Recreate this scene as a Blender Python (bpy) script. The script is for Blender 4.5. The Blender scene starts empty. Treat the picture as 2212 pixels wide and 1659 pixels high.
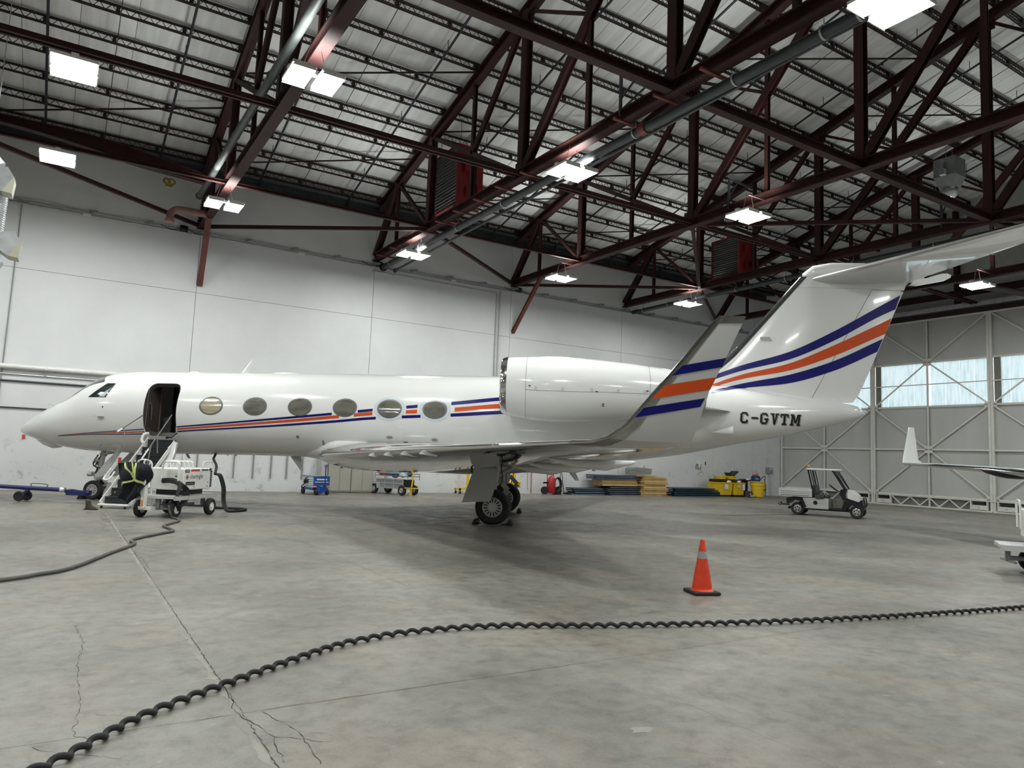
import bpy, bmesh, math, random
from mathutils import Vector, Matrix
random.seed(7)
S = bpy.context.scene
COL = S.collection
PI = math.pi
rad = math.radians

# ---------------------------------------------------------------- camera
cp, sp = math.cos(rad(5.70)), math.sin(rad(5.70))
ch, sh = math.cos(rad(58.159)), math.sin(rad(58.159))
cr, sr = math.cos(rad(2.247)), math.sin(rad(2.247))
FW = Vector((ch*cp, sh*cp, sp)); RR = Vector((sh, -ch, 0)); UU = RR.cross(FW)
R2 = RR*cr + UU*sr; U2 = -RR*sr + UU*cr
cam = bpy.data.cameras.new('camera'); camo = bpy.data.objects.new('camera', cam); COL.objects.link(camo)
M = Matrix((R2, U2, -FW)).transposed().to_4x4(); M.translation = Vector((0, 0, 1.7))
camo.matrix_world = M
cam.sensor_fit = 'HORIZONTAL'; cam.sensor_width = 36.0; cam.lens = 1564.72/2212*36
cam.clip_start = .05; cam.clip_end = 300
S.camera = camo

# ---------------------------------------------------------------- world, exposure
W = bpy.data.worlds.new('world'); S.world = W; W.use_nodes = True
bg = W.node_tree.nodes['Background']; bg.inputs[0].default_value = (.86, .93, 1, 1); bg.inputs[1].default_value = 3.8
S.view_settings.view_transform = 'Standard'; S.view_settings.look = 'None'
S.view_settings.gamma = 1; S.view_settings.use_curve_mapping = False
S.view_settings.exposure = -1.35
LAMP_W = 620
LAMP_EMIT = 40.0
ROOF_FILL = .27  # share of lamp power given to the added upward fill
try:
    S.cycles.max_bounces = 10; S.cycles.diffuse_bounces = 6; S.cycles.glossy_bounces = 4
    S.cycles.sample_clamp_indirect = 6
except Exception: pass

# ---------------------------------------------------------------- materials
MATS = {}
def mat(name, col=(.8, .8, .8), rough=.5, metal=0., coat=0., spec=.5, nz=0., nscale=3., bump=0., bscale=30., emit=None, es=0., alpha=None, trans=0., stretch=None):
    if name in MATS: return MATS[name]
    m = bpy.data.materials.new(name); m.use_nodes = True; nt = m.node_tree; N = nt.nodes; L = nt.links
    b = N['Principled BSDF']
    b.inputs['Base Color'].default_value = (*col, 1); b.inputs['Roughness'].default_value = rough
    b.inputs['Metallic'].default_value = metal; b.inputs['Coat Weight'].default_value = coat
    b.inputs['Coat Roughness'].default_value = .04
    b.inputs['Specular IOR Level'].default_value = spec
    b.inputs['Transmission Weight'].default_value = trans
    if emit: b.inputs['Emission Color'].default_value = (*emit, 1); b.inputs['Emission Strength'].default_value = es
    tc = N.new('ShaderNodeTexCoord'); src = tc.outputs['Object']
    if stretch:
        mp = N.new('ShaderNodeMapping'); mp.inputs['Scale'].default_value = stretch; L.new(src, mp.inputs[0]); src = mp.outputs[0]
    if nz:
        n = N.new('ShaderNodeTexNoise'); n.inputs['Scale'].default_value = nscale; n.inputs['Detail'].default_value = 5
        L.new(src, n.inputs['Vector'])
        r = N.new('ShaderNodeMapRange'); r.inputs[1].default_value = .3; r.inputs[2].default_value = .7
        r.inputs[3].default_value = 1-nz; r.inputs[4].default_value = 1+nz*.6
        L.new(n.outputs[0], r.inputs[0])
        mx = N.new('ShaderNodeVectorMath'); mx.operation = 'SCALE'; mx.inputs[0].default_value = col
        L.new(r.outputs[0], mx.inputs['Scale']); L.new(mx.outputs[0], b.inputs['Base Color'])
    if bump:
        n2 = N.new('ShaderNodeTexNoise'); n2.inputs['Scale'].default_value = bscale; n2.inputs['Detail'].default_value = 4
        L.new(src, n2.inputs['Vector'])
        bp = N.new('ShaderNodeBump'); bp.inputs['Strength'].default_value = bump; bp.inputs['Distance'].default_value = .02
        L.new(n2.outputs[0], bp.inputs['Height']); L.new(bp.outputs[0], b.inputs['Normal'])
    MATS[name] = m; return m

JET = mat('jet_white', (.78, .78, .765), .16, coat=.6, nz=.02, nscale=1.2)
JETG = mat('jet_grey', (.50, .50, .49), .3, coat=.3, nz=.03)
CHROMED = mat('dark_chrome', (.40, .40, .39), .10, 1.0, nz=.15, nscale=3)
CHROME = mat('chrome', (.82, .82, .81), .07, 1.0, nz=.03, nscale=4)
POLISH = mat('polished_skin', (.60, .60, .585), .05, .95, coat=.3, nz=.04, nscale=2)
BRUSH = mat('brushed_metal', (.60, .60, .59), .32, .9, nz=.08, nscale=8)
BLUE = mat('stripe_blue', (.004, .004, .13), .3, spec=.3, nz=.03)
ORANGE = mat('stripe_orange', (.60, .075, .012), .3, spec=.3, nz=.03)
BLACK = mat('black', (.006, .006, .007), .35, nz=.1)
RUBBER = mat('rubber', (.014, .014, .014), .75, nz=.25, nscale=12)
GLASS = mat('dark_glass', (.012, .02, .02), .06, coat=1, nz=.1)
CABGLASS = mat('cabin_glass', (.15, .145, .12), .12, coat=1, nz=.4, nscale=4, stretch=(.6, 1, 1.4))
CABGLASSW = mat('cabin_shade_glass', (.40, .36, .25), .15, coat=1, nz=.35, nscale=3, stretch=(.3, 1, 3))
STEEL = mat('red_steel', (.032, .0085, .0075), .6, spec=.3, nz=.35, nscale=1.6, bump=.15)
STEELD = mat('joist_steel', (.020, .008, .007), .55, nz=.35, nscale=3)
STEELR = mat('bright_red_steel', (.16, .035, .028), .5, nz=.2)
PIPEK = mat('dark_pipe', (.035, .040, .045), .45, nz=.3)
PIPEB = mat('blue_black_pipe', (.012, .013, .022), .5, nz=.3)
DUCT = mat('galvanised', (.50, .51, .52), .38, .7, nz=.18, nscale=6)
CREAM = mat('cream', (.62, .60, .47), .5, nz=.08)
DOORP = mat('door_paint', (.70, .69, .64), .5, nz=.10, nscale=2)
DOORC = mat('door_cladding', (.50, .50, .48), .42, nz=.10, nscale=.8, bump=.35, bscale=2.2, stretch=(1, 1, .35))
WHITE = mat('white_paint', (.76, .755, .72), .35, nz=.06, nscale=6)
GREYP = mat('grey_paint', (.25, .26, .26), .45, nz=.15, nscale=8)
LOCK = mat('locker_beige', (.36, .345, .30), .5, nz=.05)
YELLOW = mat('yellow', (.75, .50, .02), .45, nz=.10, nscale=5)
YELLOWD = mat('yellow_clamp', (.20, .14, .01), .5, nz=.2)
CBLUE = mat('cart_blue', (.010, .075, .33), .4, nz=.12)
TBLUE = mat('towbar_blue', (.012, .02, .11), .4, nz=.2)
NAVY = mat('navy_cloth', (.006, .007, .014), .9, nz=.4, nscale=10, bump=.6, bscale=14)
HIVIS = mat('hivis', (.55, .60, .20), .6, nz=.25, nscale=30)
REDP = mat('heater_red', (.22, .010, .013), .38, nz=.2)
REDX = mat('extinguisher_red', (.40, .012, .018), .35, nz=.1)
LOUV = mat('louver', (.10, .10, .098), .45, .3, nz=.2)
WOOD = mat('plywood_tan', (.52, .33, .13), .6, nz=.25, nscale=3, stretch=(1, 6, 14))
WOOD2 = mat('plywood_pale', (.60, .42, .19), .6, nz=.2, nscale=3, stretch=(1, 6, 14))
SLATE = mat('blue_grey_board', (.085, .115, .155), .5, nz=.3, nscale=6, stretch=(.4, 3, 3))
TEAL = mat('teal_panel', (.022, .060, .080), .5, nz=.3, nscale=5, stretch=(.3, 3, 3))
CONEO = mat('cone_orange', (.80, .055, .012), .5, nz=.12, nscale=9)
REFL = mat('reflective_grey', (.36, .38, .38), .4, nz=.12, nscale=40)
CARPET = mat('tread_black', (.018, .020, .022), .8, nz=.3, nscale=30)
ALU = mat('aluminium', (.62, .62, .61), .42, .35, nz=.10, nscale=5, stretch=(.4, .4, 8))
BROWN = mat('cabin_brown', (.13, .09, .078), .55, nz=.08, emit=None)
BROWND = mat('cabin_dark', (.012, .008, .007), .6, nz=.1)
LBLUE = mat('light_blue_cloth', (.16, .32, .42), .8, nz=.2, bump=.5, bscale=8)
PINK = mat('faded_red_cloth', (.55, .16, .12), .8, nz=.2)
TGREEN = mat('boot_leather', (.05, .043, .03), .7, nz=.3, nscale=10)
AMBER = mat('amber', (.75, .30, .08), .3, nz=.05)
RED = mat('red_label', (.48, .05, .03), .5, nz=.05)
GREENP = mat('green_label', (.03, .14, .09), .5, nz=.05)
TAN = mat('cardboard', (.30, .22, .14), .7, nz=.1)
LAMPW = mat('lamp_diffuser', (.9, .9, .9), .5, emit=(.94, 1, .97), es=LAMP_EMIT, nz=.01)
INDIC = mat('indicator_amber', (.9, .5, .1), .4, emit=(1, .55, .1), es=3, nz=.01)
TEXTG = mat('text_grey', (.07, .07, .07), .5, nz=.05)
TEXTR = mat('text_red', (.45, .03, .05), .5, nz=.05)
SHADOWG = mat('text_shadow_grey', (.32, .32, .31), .35, nz=.03)

# translucent fibreglass glazing
m = bpy.data.materials.new('fibreglass'); m.use_nodes = True; nt = m.node_tree; N = nt.nodes; L = nt.links
b = N['Principled BSDF']; nt.nodes.remove(b)
tr = N.new('ShaderNodeBsdfTranslucent'); df = N.new('ShaderNodeBsdfDiffuse'); mx = N.new('ShaderNodeMixShader')
n = N.new('ShaderNodeTexNoise'); n.inputs['Scale'].default_value = 3; n.inputs['Detail'].default_value = 6
mp = N.new('ShaderNodeMapping'); mp.inputs['Scale'].default_value = (1, 5, .5); tc = N.new('ShaderNodeTexCoord')
L.new(tc.outputs['Object'], mp.inputs[0]); L.new(mp.outputs[0], n.inputs['Vector'])
cr_ = N.new('ShaderNodeValToRGB'); cr_.color_ramp.elements[0].position = .3; cr_.color_ramp.elements[0].color = (.74, .83, .82, 1)
cr_.color_ramp.elements[1].position = .55; cr_.color_ramp.elements[1].color = (.90, .96, .95, 1)
L.new(n.outputs[0], cr_.inputs[0]); L.new(cr_.outputs[0], tr.inputs[0]); df.inputs[0].default_value = (.6, .64, .62, 1)
mx.inputs[0].default_value = .15; L.new(tr.outputs[0], mx.inputs[1]); L.new(df.outputs[0], mx.inputs[2])
L.new(mx.outputs[0], N['Material Output'].inputs[0]); FIBRE = m

# roof insulation: pale vinyl, slightly wrinkled and dusty along its length
m = bpy.data.materials.new('insulation'); m.use_nodes = True; nt = m.node_tree; N = nt.nodes; L = nt.links
b = N['Principled BSDF']; b.inputs['Roughness'].default_value = .55
tc = N.new('ShaderNodeTexCoord'); mp = N.new('ShaderNodeMapping'); mp.inputs['Scale'].default_value = (3.0, .22, 1); L.new(tc.outputs['Object'], mp.inputs[0])
n = N.new('ShaderNodeTexNoise'); n.inputs['Scale'].default_value = 1.3; n.inputs['Detail'].default_value = 6; L.new(mp.outputs[0], n.inputs['Vector'])
n3 = N.new('ShaderNodeTexNoise'); n3.inputs['Scale'].default_value = .35; L.new(tc.outputs['Object'], n3.inputs['Vector'])
ad = N.new('ShaderNodeMath'); ad.operation = 'ADD'; L.new(n.outputs[0], ad.inputs[0]); L.new(n3.outputs[0], ad.inputs[1])
c = N.new('ShaderNodeValToRGB'); c.color_ramp.elements[0].position = .36; c.color_ramp.elements[0].color = (.68, .68, .67, 1)
c.color_ramp.elements[1].position = .6; c.color_ramp.elements[1].color = (.88, .88, .86, 1)
hf = N.new('ShaderNodeMath'); hf.operation = 'MULTIPLY'; hf.inputs[1].default_value = .5; L.new(ad.outputs[0], hf.inputs[0])
L.new(hf.outputs[0], c.inputs[0]); L.new(c.outputs[0], b.inputs['Base Color'])
bp = N.new('ShaderNodeBump'); bp.inputs['Strength'].default_value = .5; bp.inputs['Distance'].default_value = .06; L.new(n.outputs[0], bp.inputs['Height']); L.new(bp.outputs[0], b.inputs['Normal'])
INSUL = m

# concrete floor
m = bpy.data.materials.new('concrete_floor'); m.use_nodes = True; nt = m.node_tree; N = nt.nodes; L = nt.links
b = N['Principled BSDF']; tc = N.new('ShaderNodeTexCoord')
def noise(sc, det=6, rough=.6, vec=None, dist=0):
    x = N.new('ShaderNodeTexNoise'); x.inputs['Scale'].default_value = sc; x.inputs['Detail'].default_value = det
    x.inputs['Roughness'].default_value = rough; x.inputs['Distortion'].default_value = dist
    L.new(vec or tc.outputs['Object'], x.inputs['Vector']); return x.outputs[0]
def ramp(src, stops):
    r = N.new('ShaderNodeValToRGB'); e = r.color_ramp.elements
    while len(e) < len(stops): e.new(.5)
    for el, (p, cc) in zip(e, stops): el.position = p; el.color = (*cc, 1)
    L.new(src, r.inputs[0]); return r.outputs[0]
def mixc(kind, f, a, bb):
    x = N.new('ShaderNodeMix'); x.data_type = 'RGBA'; x.blend_type = kind
    if isinstance(f, float): x.inputs[0].default_value = f
    else: L.new(f, x.inputs[0])
    L.new(a, x.inputs[6]); L.new(bb, x.inputs[7]); return x.outputs[2]
big = ramp(noise(.35, 6, .6, dist=.4), [(.32, (.140, .133, .116)), (.5, (.200, .190, .167)), (.68, (.252, .240, .212))])
fine = ramp(noise(5.5, 8, .7), [(.3, (.62, .62, .61)), (.52, (1, 1, 1)), (.75, (1.20, 1.19, 1.16))])
c1 = mixc('MULTIPLY', 1.0, big, fine)
grain = ramp(noise(60, 5, .7), [(.3, (.82, .82, .82)), (.6, (1.06, 1.06, 1.06))])
c2 = mixc('MULTIPLY', .8, c1, grain)
pk = ramp(noise(.8, 4, .5, dist=.8), [(.48, (1, 1, 1)), (.66, (1.12, .98, .93))])
c3 = mixc('MULTIPLY', .8, c2, pk)
st = ramp(noise(1.7, 7, .7, dist=1.2), [(.56, (1, 1, 1)), (.70, (.60, .59, .58))])
c4 = mixc('MULTIPLY', .8, c3, st)
spk = ramp(noise(11, 3, .5), [(.735, (0, 0, 0)), (.76, (.10, .10, .095))])
c5 = mixc('ADD', 1.0, c4, spk)
L.new(c5, b.inputs['Base Color'])
rr = N.new('ShaderNodeMapRange'); rr.inputs[1].default_value = .3; rr.inputs[2].default_value = .7; rr.inputs[3].default_value = .30; rr.inputs[4].default_value = .55
L.new(noise(2.2, 5), rr.inputs[0]); L.new(rr.outputs[0], b.inputs['Roughness'])
bp = N.new('ShaderNodeBump'); bp.inputs['Strength'].default_value = .25; bp.inputs['Distance'].default_value = .01; L.new(noise(25, 6, .7), bp.inputs['Height']); L.new(bp.outputs[0], b.inputs['Normal'])
b.inputs['Specular IOR Level'].default_value = .45
FLOORM = m

# painted concrete wall with scuffs near the floor
m = bpy.data.materials.new('wall_paint'); m.use_nodes = True; nt = m.node_tree; N = nt.nodes; L = nt.links
b = N['Principled BSDF']; b.inputs['Roughness'].default_value = .55; tc = N.new('ShaderNodeTexCoord')
base = ramp(noise(.5, 4), [(.35, (.66, .66, .665)), (.65, (.72, .72, .72))])
scf = ramp(noise(2.4, 9, .75, dist=.6), [(.56, (1, 1, 1)), (.68, (.55, .54, .52))])
sx = N.new('ShaderNodeSeparateXYZ'); L.new(tc.outputs['Object'], sx.inputs[0])
zz = N.new('ShaderNodeMapRange'); zz.inputs[1].default_value = .9; zz.inputs[2].default_value = 2.4; zz.inputs[3].default_value = .85; zz.inputs[4].default_value = .04; L.new(sx.outputs[2], zz.inputs[0])
L.new(mixc('MULTIPLY', zz.outputs[0], base, scf), b.inputs['Base Color'])
bp = N.new('ShaderNodeBump'); bp.inputs['Strength'].default_value = .15; bp.inputs['Distance'].default_value = .01; L.new(noise(9, 4), bp.inputs['Height']); L.new(bp.outputs[0], b.inputs['Normal'])
WALLM = m

# ---------------------------------------------------------------- mesh helpers
class MB:
    def __init__(s): s.v = []; s.f = []
    def add(s, vs, fs):
        n = len(s.v); s.v += [tuple(p) for p in vs]; s.f += [tuple(i+n for i in f) for f in fs]; return s
    def box(s, c, d, rot=None):
        c = Vector(c); vs = []
        for i in (-.5, .5):
            for j in (-.5, .5):
                for k in (-.5, .5):
                    p = Vector((i*d[0], j*d[1], k*d[2]))
                    if rot is not None: p = rot @ p
                    vs.append(c+p)
        return s.add(vs, [(0, 1, 3, 2), (4, 6, 7, 5), (0, 4, 5, 1), (2, 3, 7, 6), (0, 2, 6, 4), (1, 5, 7, 3)])
    def bb(s, a, b): return s.box([(x+y)/2 for x, y in zip(a, b)], [abs(y-x) for x, y in zip(a, b)])
    def rbox(s, c, d, r=.03, rot=None):          # box with chamfered vertical and horizontal edges
        x, y, z = d[0]/2, d[1]/2, d[2]/2; rings = []
        for zz, o in ((-z, r), (-z+r, 0), (z-r, 0), (z, r)):
            a, bq = x-o, y-o; q = r
            rings.append([(a, -bq+q, zz), (a, bq-q, zz), (a-q, bq, zz), (-a+q, bq, zz), (-a, bq-q, zz), (-a, -bq+q, zz), (-a+q, -bq, zz), (a-q, -bq, zz)])
        R_ = rot or Matrix.Identity(3); cc = Vector(c)
        return s.rings([[cc+R_ @ Vector(p) for p in rg] for rg in rings])
    def rings(s, rg, cap=True, closed=True):
        n = len(rg[0]); vs = [p for r in rg for p in r]; fs = []
        for i in range(len(rg)-1):
            for j in range(n if closed else n-1):
                k = (j+1) % n; fs.append((i*n+j, i*n+k, (i+1)*n+k, (i+1)*n+j))
        if cap: fs.append(tuple(range(n))[::-1]); fs.append(tuple((len(rg)-1)*n+j for j in range(n)))
        return s.add(vs, fs)
    def frame(s, p, q, up=(0, 0, 1)):
        p = Vector(p); q = Vector(q); d = (q-p).normalized(); up = Vector(up)
        if abs(d.dot(up)) > .98: up = Vector((1, 0, 0))
        x = d.cross(up).normalized(); y = x.cross(d); return p, q, x, y
    def beam(s, p, q, w, h, up=(0, 0, 1)):
        p, q, x, y = s.frame(p, q, up); a = [(-w/2, -h/2), (w/2, -h/2), (w/2, h/2), (-w/2, h/2)]
        return s.rings([[e+x*u+y*v for u, v in a] for e in (p, q)])
    def ibeam(s, p, q, w, h, t=.03, up=(0, 0, 1)):
        p, q, x, y = s.frame(p, q, up); W_, H_ = w/2, h/2
        a = [(-W_, -H_), (W_, -H_), (W_, -H_+t), (t/2, -H_+t), (t/2, H_-t), (W_, H_-t), (W_, H_), (-W_, H_), (-W_, H_-t), (-t/2, H_-t), (-t/2, -H_+t), (-W_, -H_+t)]
        n = len(s.v); s.rings([[e+x*u+y*v for u, v in a] for e in (p, q)], cap=False)
        for o, fl in ((n, 1), (n+12, -1)):
            for f in ((0, 1, 2, 11), (3, 4, 9, 10), (5, 6, 7, 8)): s.f.append(tuple(o+i for i in f)[::fl])
        return s
    def tube(s, pts, r, n=8, cap=True, rs=None):
        pts = [Vector(p) for p in pts]; rg = []; prev = None
        for i, p in enumerate(pts):
            d = (pts[min(i+1, len(pts)-1)]-pts[max(i-1, 0)]).normalized()
            if prev is None:
                up = Vector((0, 0, 1)) if abs(d.z) < .95 else Vector((1, 0, 0)); x = d.cross(up).normalized()
            else:
                x = (prev-d*prev.dot(d)).normalized()
            prev = x; y = d.cross(x); q = rs[i] if rs else r
            rg.append([p+x*q*math.cos(2*PI*j/n)+y*q*math.sin(2*PI*j/n) for j in range(n)])
        return s.rings(rg, cap)
    def lathe(s, prof, c=(0, 0, 0), axis=(0, 0, 1), n=24, cap=True):
        c = Vector(c); a = Vector(axis).normalized(); up = Vector((0, 0, 1)) if abs(a.z) < .9 else Vector((1, 0, 0))
        x = a.cross(up).normalized(); y = a.cross(x)
        return s.rings([[c+a*h+x*r*math.cos(2*PI*j/n)+y*r*math.sin(2*PI*j/n) for j in range(n)] for r, h in prof], cap)
    def prism(s, poly, o, u, v, depth):
        o = Vector(o); u = Vector(u); v = Vector(v); w = u.cross(v).normalized()*depth
        return s.rings([[o+u*a+v*b for a, b in poly], [o+w+u*a+v*b for a, b in poly]])
    def build(s, name, m, parent=None, smooth=False, label=None, cat=None, group=None, kind=None, M=None, calc=True):
        me = bpy.data.meshes.new(name)
        vs = s.v if M is None else [tuple(M @ Vector(p)) for p in s.v]
        me.from_pydata(vs, [], s.f)
        if calc:
            bm = bmesh.new(); bm.from_mesh(me); bmesh.ops.recalc_face_normals(bm, faces=bm.faces); bm.to_mesh(me); bm.free()
        me.materials.append(m)
        if smooth:
            me.polygons.foreach_set('use_smooth', [True]*len(me.polygons))
            if smooth != 'all':
                try: me.set_sharp_from_angle(angle=rad(38))
                except Exception: pass
        o = bpy.data.objects.new(name, me); COL.objects.link(o)
        if parent: o.parent = parent
        return tag(o, label, cat, group, kind)
def tag(o, label=None, cat=None, group=None, kind=None):
    if label: o['label'] = label
    if cat: o['category'] = cat
    if group: o['group'] = group
    if kind: o['kind'] = kind
    return o
def thing(name, label, cat, loc=(0, 0, 0), rz=0, group=None, kind=None):
    o = bpy.data.objects.new(name, None); COL.objects.link(o); o.location = loc; o.rotation_euler = (0, 0, rz)
    o.empty_display_size = .2
    return tag(o, label, cat, group, kind)
def dup(root, loc, rz=None, label=None, group=None, name=None):
    r = root.copy(); COL.objects.link(r); r.location = loc
    if rz is not None: r.rotation_euler = (0, 0, rz)
    if label: r['label'] = label
    if group: r['group'] = group
    for chd in list(root.children):
        c_ = chd.copy(); COL.objects.link(c_); c_.parent = r
        for g in chd.children:
            d_ = g.copy(); COL.objects.link(d_); d_.parent = c_
    return r
def text(body, size, m, parent, o, u, v, name='lettering', align='LEFT', depth=.002, label=None, sx=1.):
    cu = bpy.data.curves.new('t', 'FONT'); cu.body = body; cu.size = size; cu.align_x = align; cu.extrude = depth/2; cu.resolution_u = 2
    ob = bpy.data.objects.new('t', cu); COL.objects.link(ob)
    dg = bpy.context.evaluated_depsgraph_get(); me = bpy.data.meshes.new_from_object(ob.evaluated_get(dg))
    bpy.data.objects.remove(ob); bpy.data.curves.remove(cu)
    o = Vector(o); u = Vector(u).normalized(); v = Vector(v).normalized(); w = u.cross(v)
    for p in me.vertices: p.co = o+u*p.co.x*sx+v*p.co.y+w*p.co.z
    me.materials.clear(); me.materials.append(m); me.name = name
    q = bpy.data.objects.new(name, me); COL.objects.link(q); q.parent = parent
    if label: q['label'] = label
    return q
def hermite(tab, x):
    n = len(tab)
    if x <= tab[0][0]: return tab[0][1]
    if x >= tab[-1][0]: return tab[-1][1]
    for i in range(n-1):
        if tab[i][0] <= x <= tab[i+1][0]: break
    def sl(k):
        if k == 0: return (tab[1][1]-tab[0][1])/(tab[1][0]-tab[0][0])
        if k == n-1: return (tab[-1][1]-tab[-2][1])/(tab[-1][0]-tab[-2][0])
        a = (tab[k][1]-tab[k-1][1])/(tab[k][0]-tab[k-1][0]); b_ = (tab[k+1][1]-tab[k][1])/(tab[k+1][0]-tab[k][0])
        return 0 if a*b_ <= 0 else 2*a*b_/(a+b_)
    h = tab[i+1][0]-tab[i][0]; t = (x-tab[i][0])/h
    return ((2*t**3-3*t*t+1)*tab[i][1]+(t**3-2*t*t+t)*h*sl(i)+(-2*t**3+3*t*t)*tab[i+1][1]+(t**3-t*t)*h*sl(i+1))
def curve(pts, n=8):                                       # Catmull-Rom through points
    P = [Vector(p) for p in pts]; P = [P[0]*2-P[1]]+P+[P[-1]*2-P[-2]]; out = []
    for i in range(1, len(P)-2):
        for k in range(n):
            t = k/n; a, b_, c_, d_ = P[i-1:i+3]
            out.append(.5*((2*b_)+(c_-a)*t+(2*a-5*b_+4*c_-d_)*t*t+(-a+3*b_-3*c_+d_)*t**3))
    out.append(P[-2]); return out

# ---------------------------------------------------------------- the hall
X0, X1, Y0, Y1 = -30.0, 36.3, -31.2, 28.6
RZ = 12.30; RS = .265                                      # deck underside height at the back wall, slope
RIDGE_Y = -1.3
def deck(y): return RZ+(Y1-y)*RS if y > RIDGE_Y else RZ+(Y1-RIDGE_Y)*RS-(RIDGE_Y-y)*RS
def chord(y): return 11.82+(28.5-y)*RS if y > RIDGE_Y else 11.82+(28.5-RIDGE_Y)*RS-(RIDGE_Y-y)*RS

# floor: dark sub base and the cast slabs
fl = thing('floor', 'grey stained polished concrete hangar floor', 'floor', kind='structure')
MB().bb((X0, Y0, -.25), (X1+3, Y1, -.12)).build('floor_base', mat('joint_filler', (.10, .095, .085), .8, nz=.3), fl)
xs = [X0]+[1.15+k*4.55 for k in range(-6, 0)]+[1.15, 3.95]+[8.5+k*4.55 for k in range(7)]
xs = [x for x in xs if x < 38.5]+[39.3]
ys = [4.96+k*5.9 for k in range(-6, 4)]+[Y1]; ys[0] = Y0
for i in range(len(xs)-1):
    for j in range(len(ys)-1):
        g = g2 = .0013
        MB().bb((xs[i]+g, ys[j]+.0018, -.12), (xs[i+1]-g2, ys[j+1]-.0018, 0)).build('concrete_slab', FLOORM, fl, calc=False)
def jag(pts, amp, seed, step=.05):
    r_ = random.Random(seed); out = []
    for (ax, ay), (bx, by) in zip(pts[:-1], pts[1:]):
        n_ = max(2, int(math.hypot(bx-ax, by-ay)/step))
        for k in range(n_): t = k/n_; out.append((ax+(bx-ax)*t+r_.uniform(-amp, amp), ay+(by-ay)*t+r_.uniform(-amp, amp)))
    out.append(pts[-1]); return out
CRACK = mat('crack_dark', (.05, .047, .04), .9, nz=.3)
CHIP = mat('chip_light', (.26, .248, .216), .8, nz=.2)
cracks = MB()
def ribbon(mb, pts, w, z=.0015, seed=0):
    r_ = random.Random(seed); n0 = len(mb.v)
    for k, (x, y) in enumerate(pts):
        a = pts[min(k+1, len(pts)-1)]; b_ = pts[max(k-1, 0)]; dx, dy = a[0]-b_[0], a[1]-b_[1]; l = math.hypot(dx, dy) or 1
        ww = w*.62*r_.uniform(.05, 1.3); mb.v += [(x-dy/l*ww, y+dx/l*ww, z), (x+dy/l*ww, y-dx/l*ww, z)]
    mb.f += [(n0+2*k, n0+2*k+1, n0+2*k+3, n0+2*k+2) for k in range(len(pts)-1)]
for sd, (pp, am, w) in enumerate([
    ([(.28, 7.9), (.33, 7.2), (.27, 6.4), (.26, 5.4), (.22, 5.0), (.35, 4.85)], .014, .0035), ([(1.15, 20.6), (1.08, 17), (1.13, 14.3), (1.2, 11)], .035, .006),
    ([(1.15, 5.6), (1.12, 5.0), (1.22, 4.5), (1.19, 4.1)], .018, .007), ([(1.27, 4.95), (1.38, 4.5), (1.36, 4.0)], .012, .005),
    ([(.62, 4.93), (1.27, 4.97), (2.2, 4.97), (3.9, 4.97)], .007, .0028), ([(1.15, 7.0), (.8, 6.8), (.45, 6.9)], .01, .002),
    ([(.02, 4.9), (.16, 4.75), (.34, 4.62)], .015, .003), ([(1.1, 20.5), (.98, 17.6), (.9, 15.8)], .09, .008), ([(3.95, 11.8), (3.93, 8.6)], .004, .003), ([(6.0, 9.6), (6.6, 8.4)], .02, .003)]):
    ribbon(cracks, jag(pp, am, sd), w, seed=sd); br_ = pp[len(pp)//2]; ribbon(cracks, jag([br_, (br_[0]+.28, br_[1]-.22)], .02, sd+50), w*.5, seed=sd+60)
ribbon(cracks, jag([(1.15, 16), (1.15, 3.4)], .007, 90, .03), .006, seed=91)
cracks.build('floor_crack', CRACK, fl, kind='stuff', calc=False)
chips = MB()
for x, y, w in [(4.6, 4.45, .08), (2.1, 8.7, .09), (.95, 6.2, .05), (8.2, 4.6, .05), (3.3, 3.6, .10), (5.5, 3.3, .06), (2.75, 11.5, .05), (5.9, 7.5, .06), (7.6, 9.6, .08), (1.9, 5.3, .04), (10.5, 4.3, .05), (6.9, 12.6, .10), (12.1, 6.9, .06)]:
    r_ = random.Random(int(x*100)); n_ = 11; c0 = len(chips.v)
    chips.v += [(x+w*r_.uniform(.4, 1)*math.cos(2*PI*k/n_), y+w*.7*r_.uniform(.4, 1)*math.sin(2*PI*k/n_), .0012) for k in range(n_)]; chips.f.append(tuple(c0+k for k in range(n_)))
ribbon(chips, jag([(3.95, 12.5), (3.95, 2.6)], .003, 5, .1), .007, .0011, 3)
ribbon(chips, jag([(1.3, 4.985), (13, 4.985)], .003, 6, .1), .0045, .0011, 4)
for q in range(4):
    x = 12.55+q*.13+(.25 if q > 1 else 0); ribbon(chips, [(x, 13.1), (x+.05, 13.7)], .012, .0011, q)
    x = 5.3+q*.1; ribbon(chips, [(x, 7.35), (x+.12, 7.65)], .006, .0011, q)
ribbon(chips, jag([(1.12, 20), (1.12, 3.2)], .012, 15, .06), .055, .0008, 9)
chips.build('floor_chip', CHIP, fl, kind='stuff', calc=False)
MB().bb((19.1, 17.05, 0), (24.3, 17.13, .004)).build('floor_drain', BLACK, fl)

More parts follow.
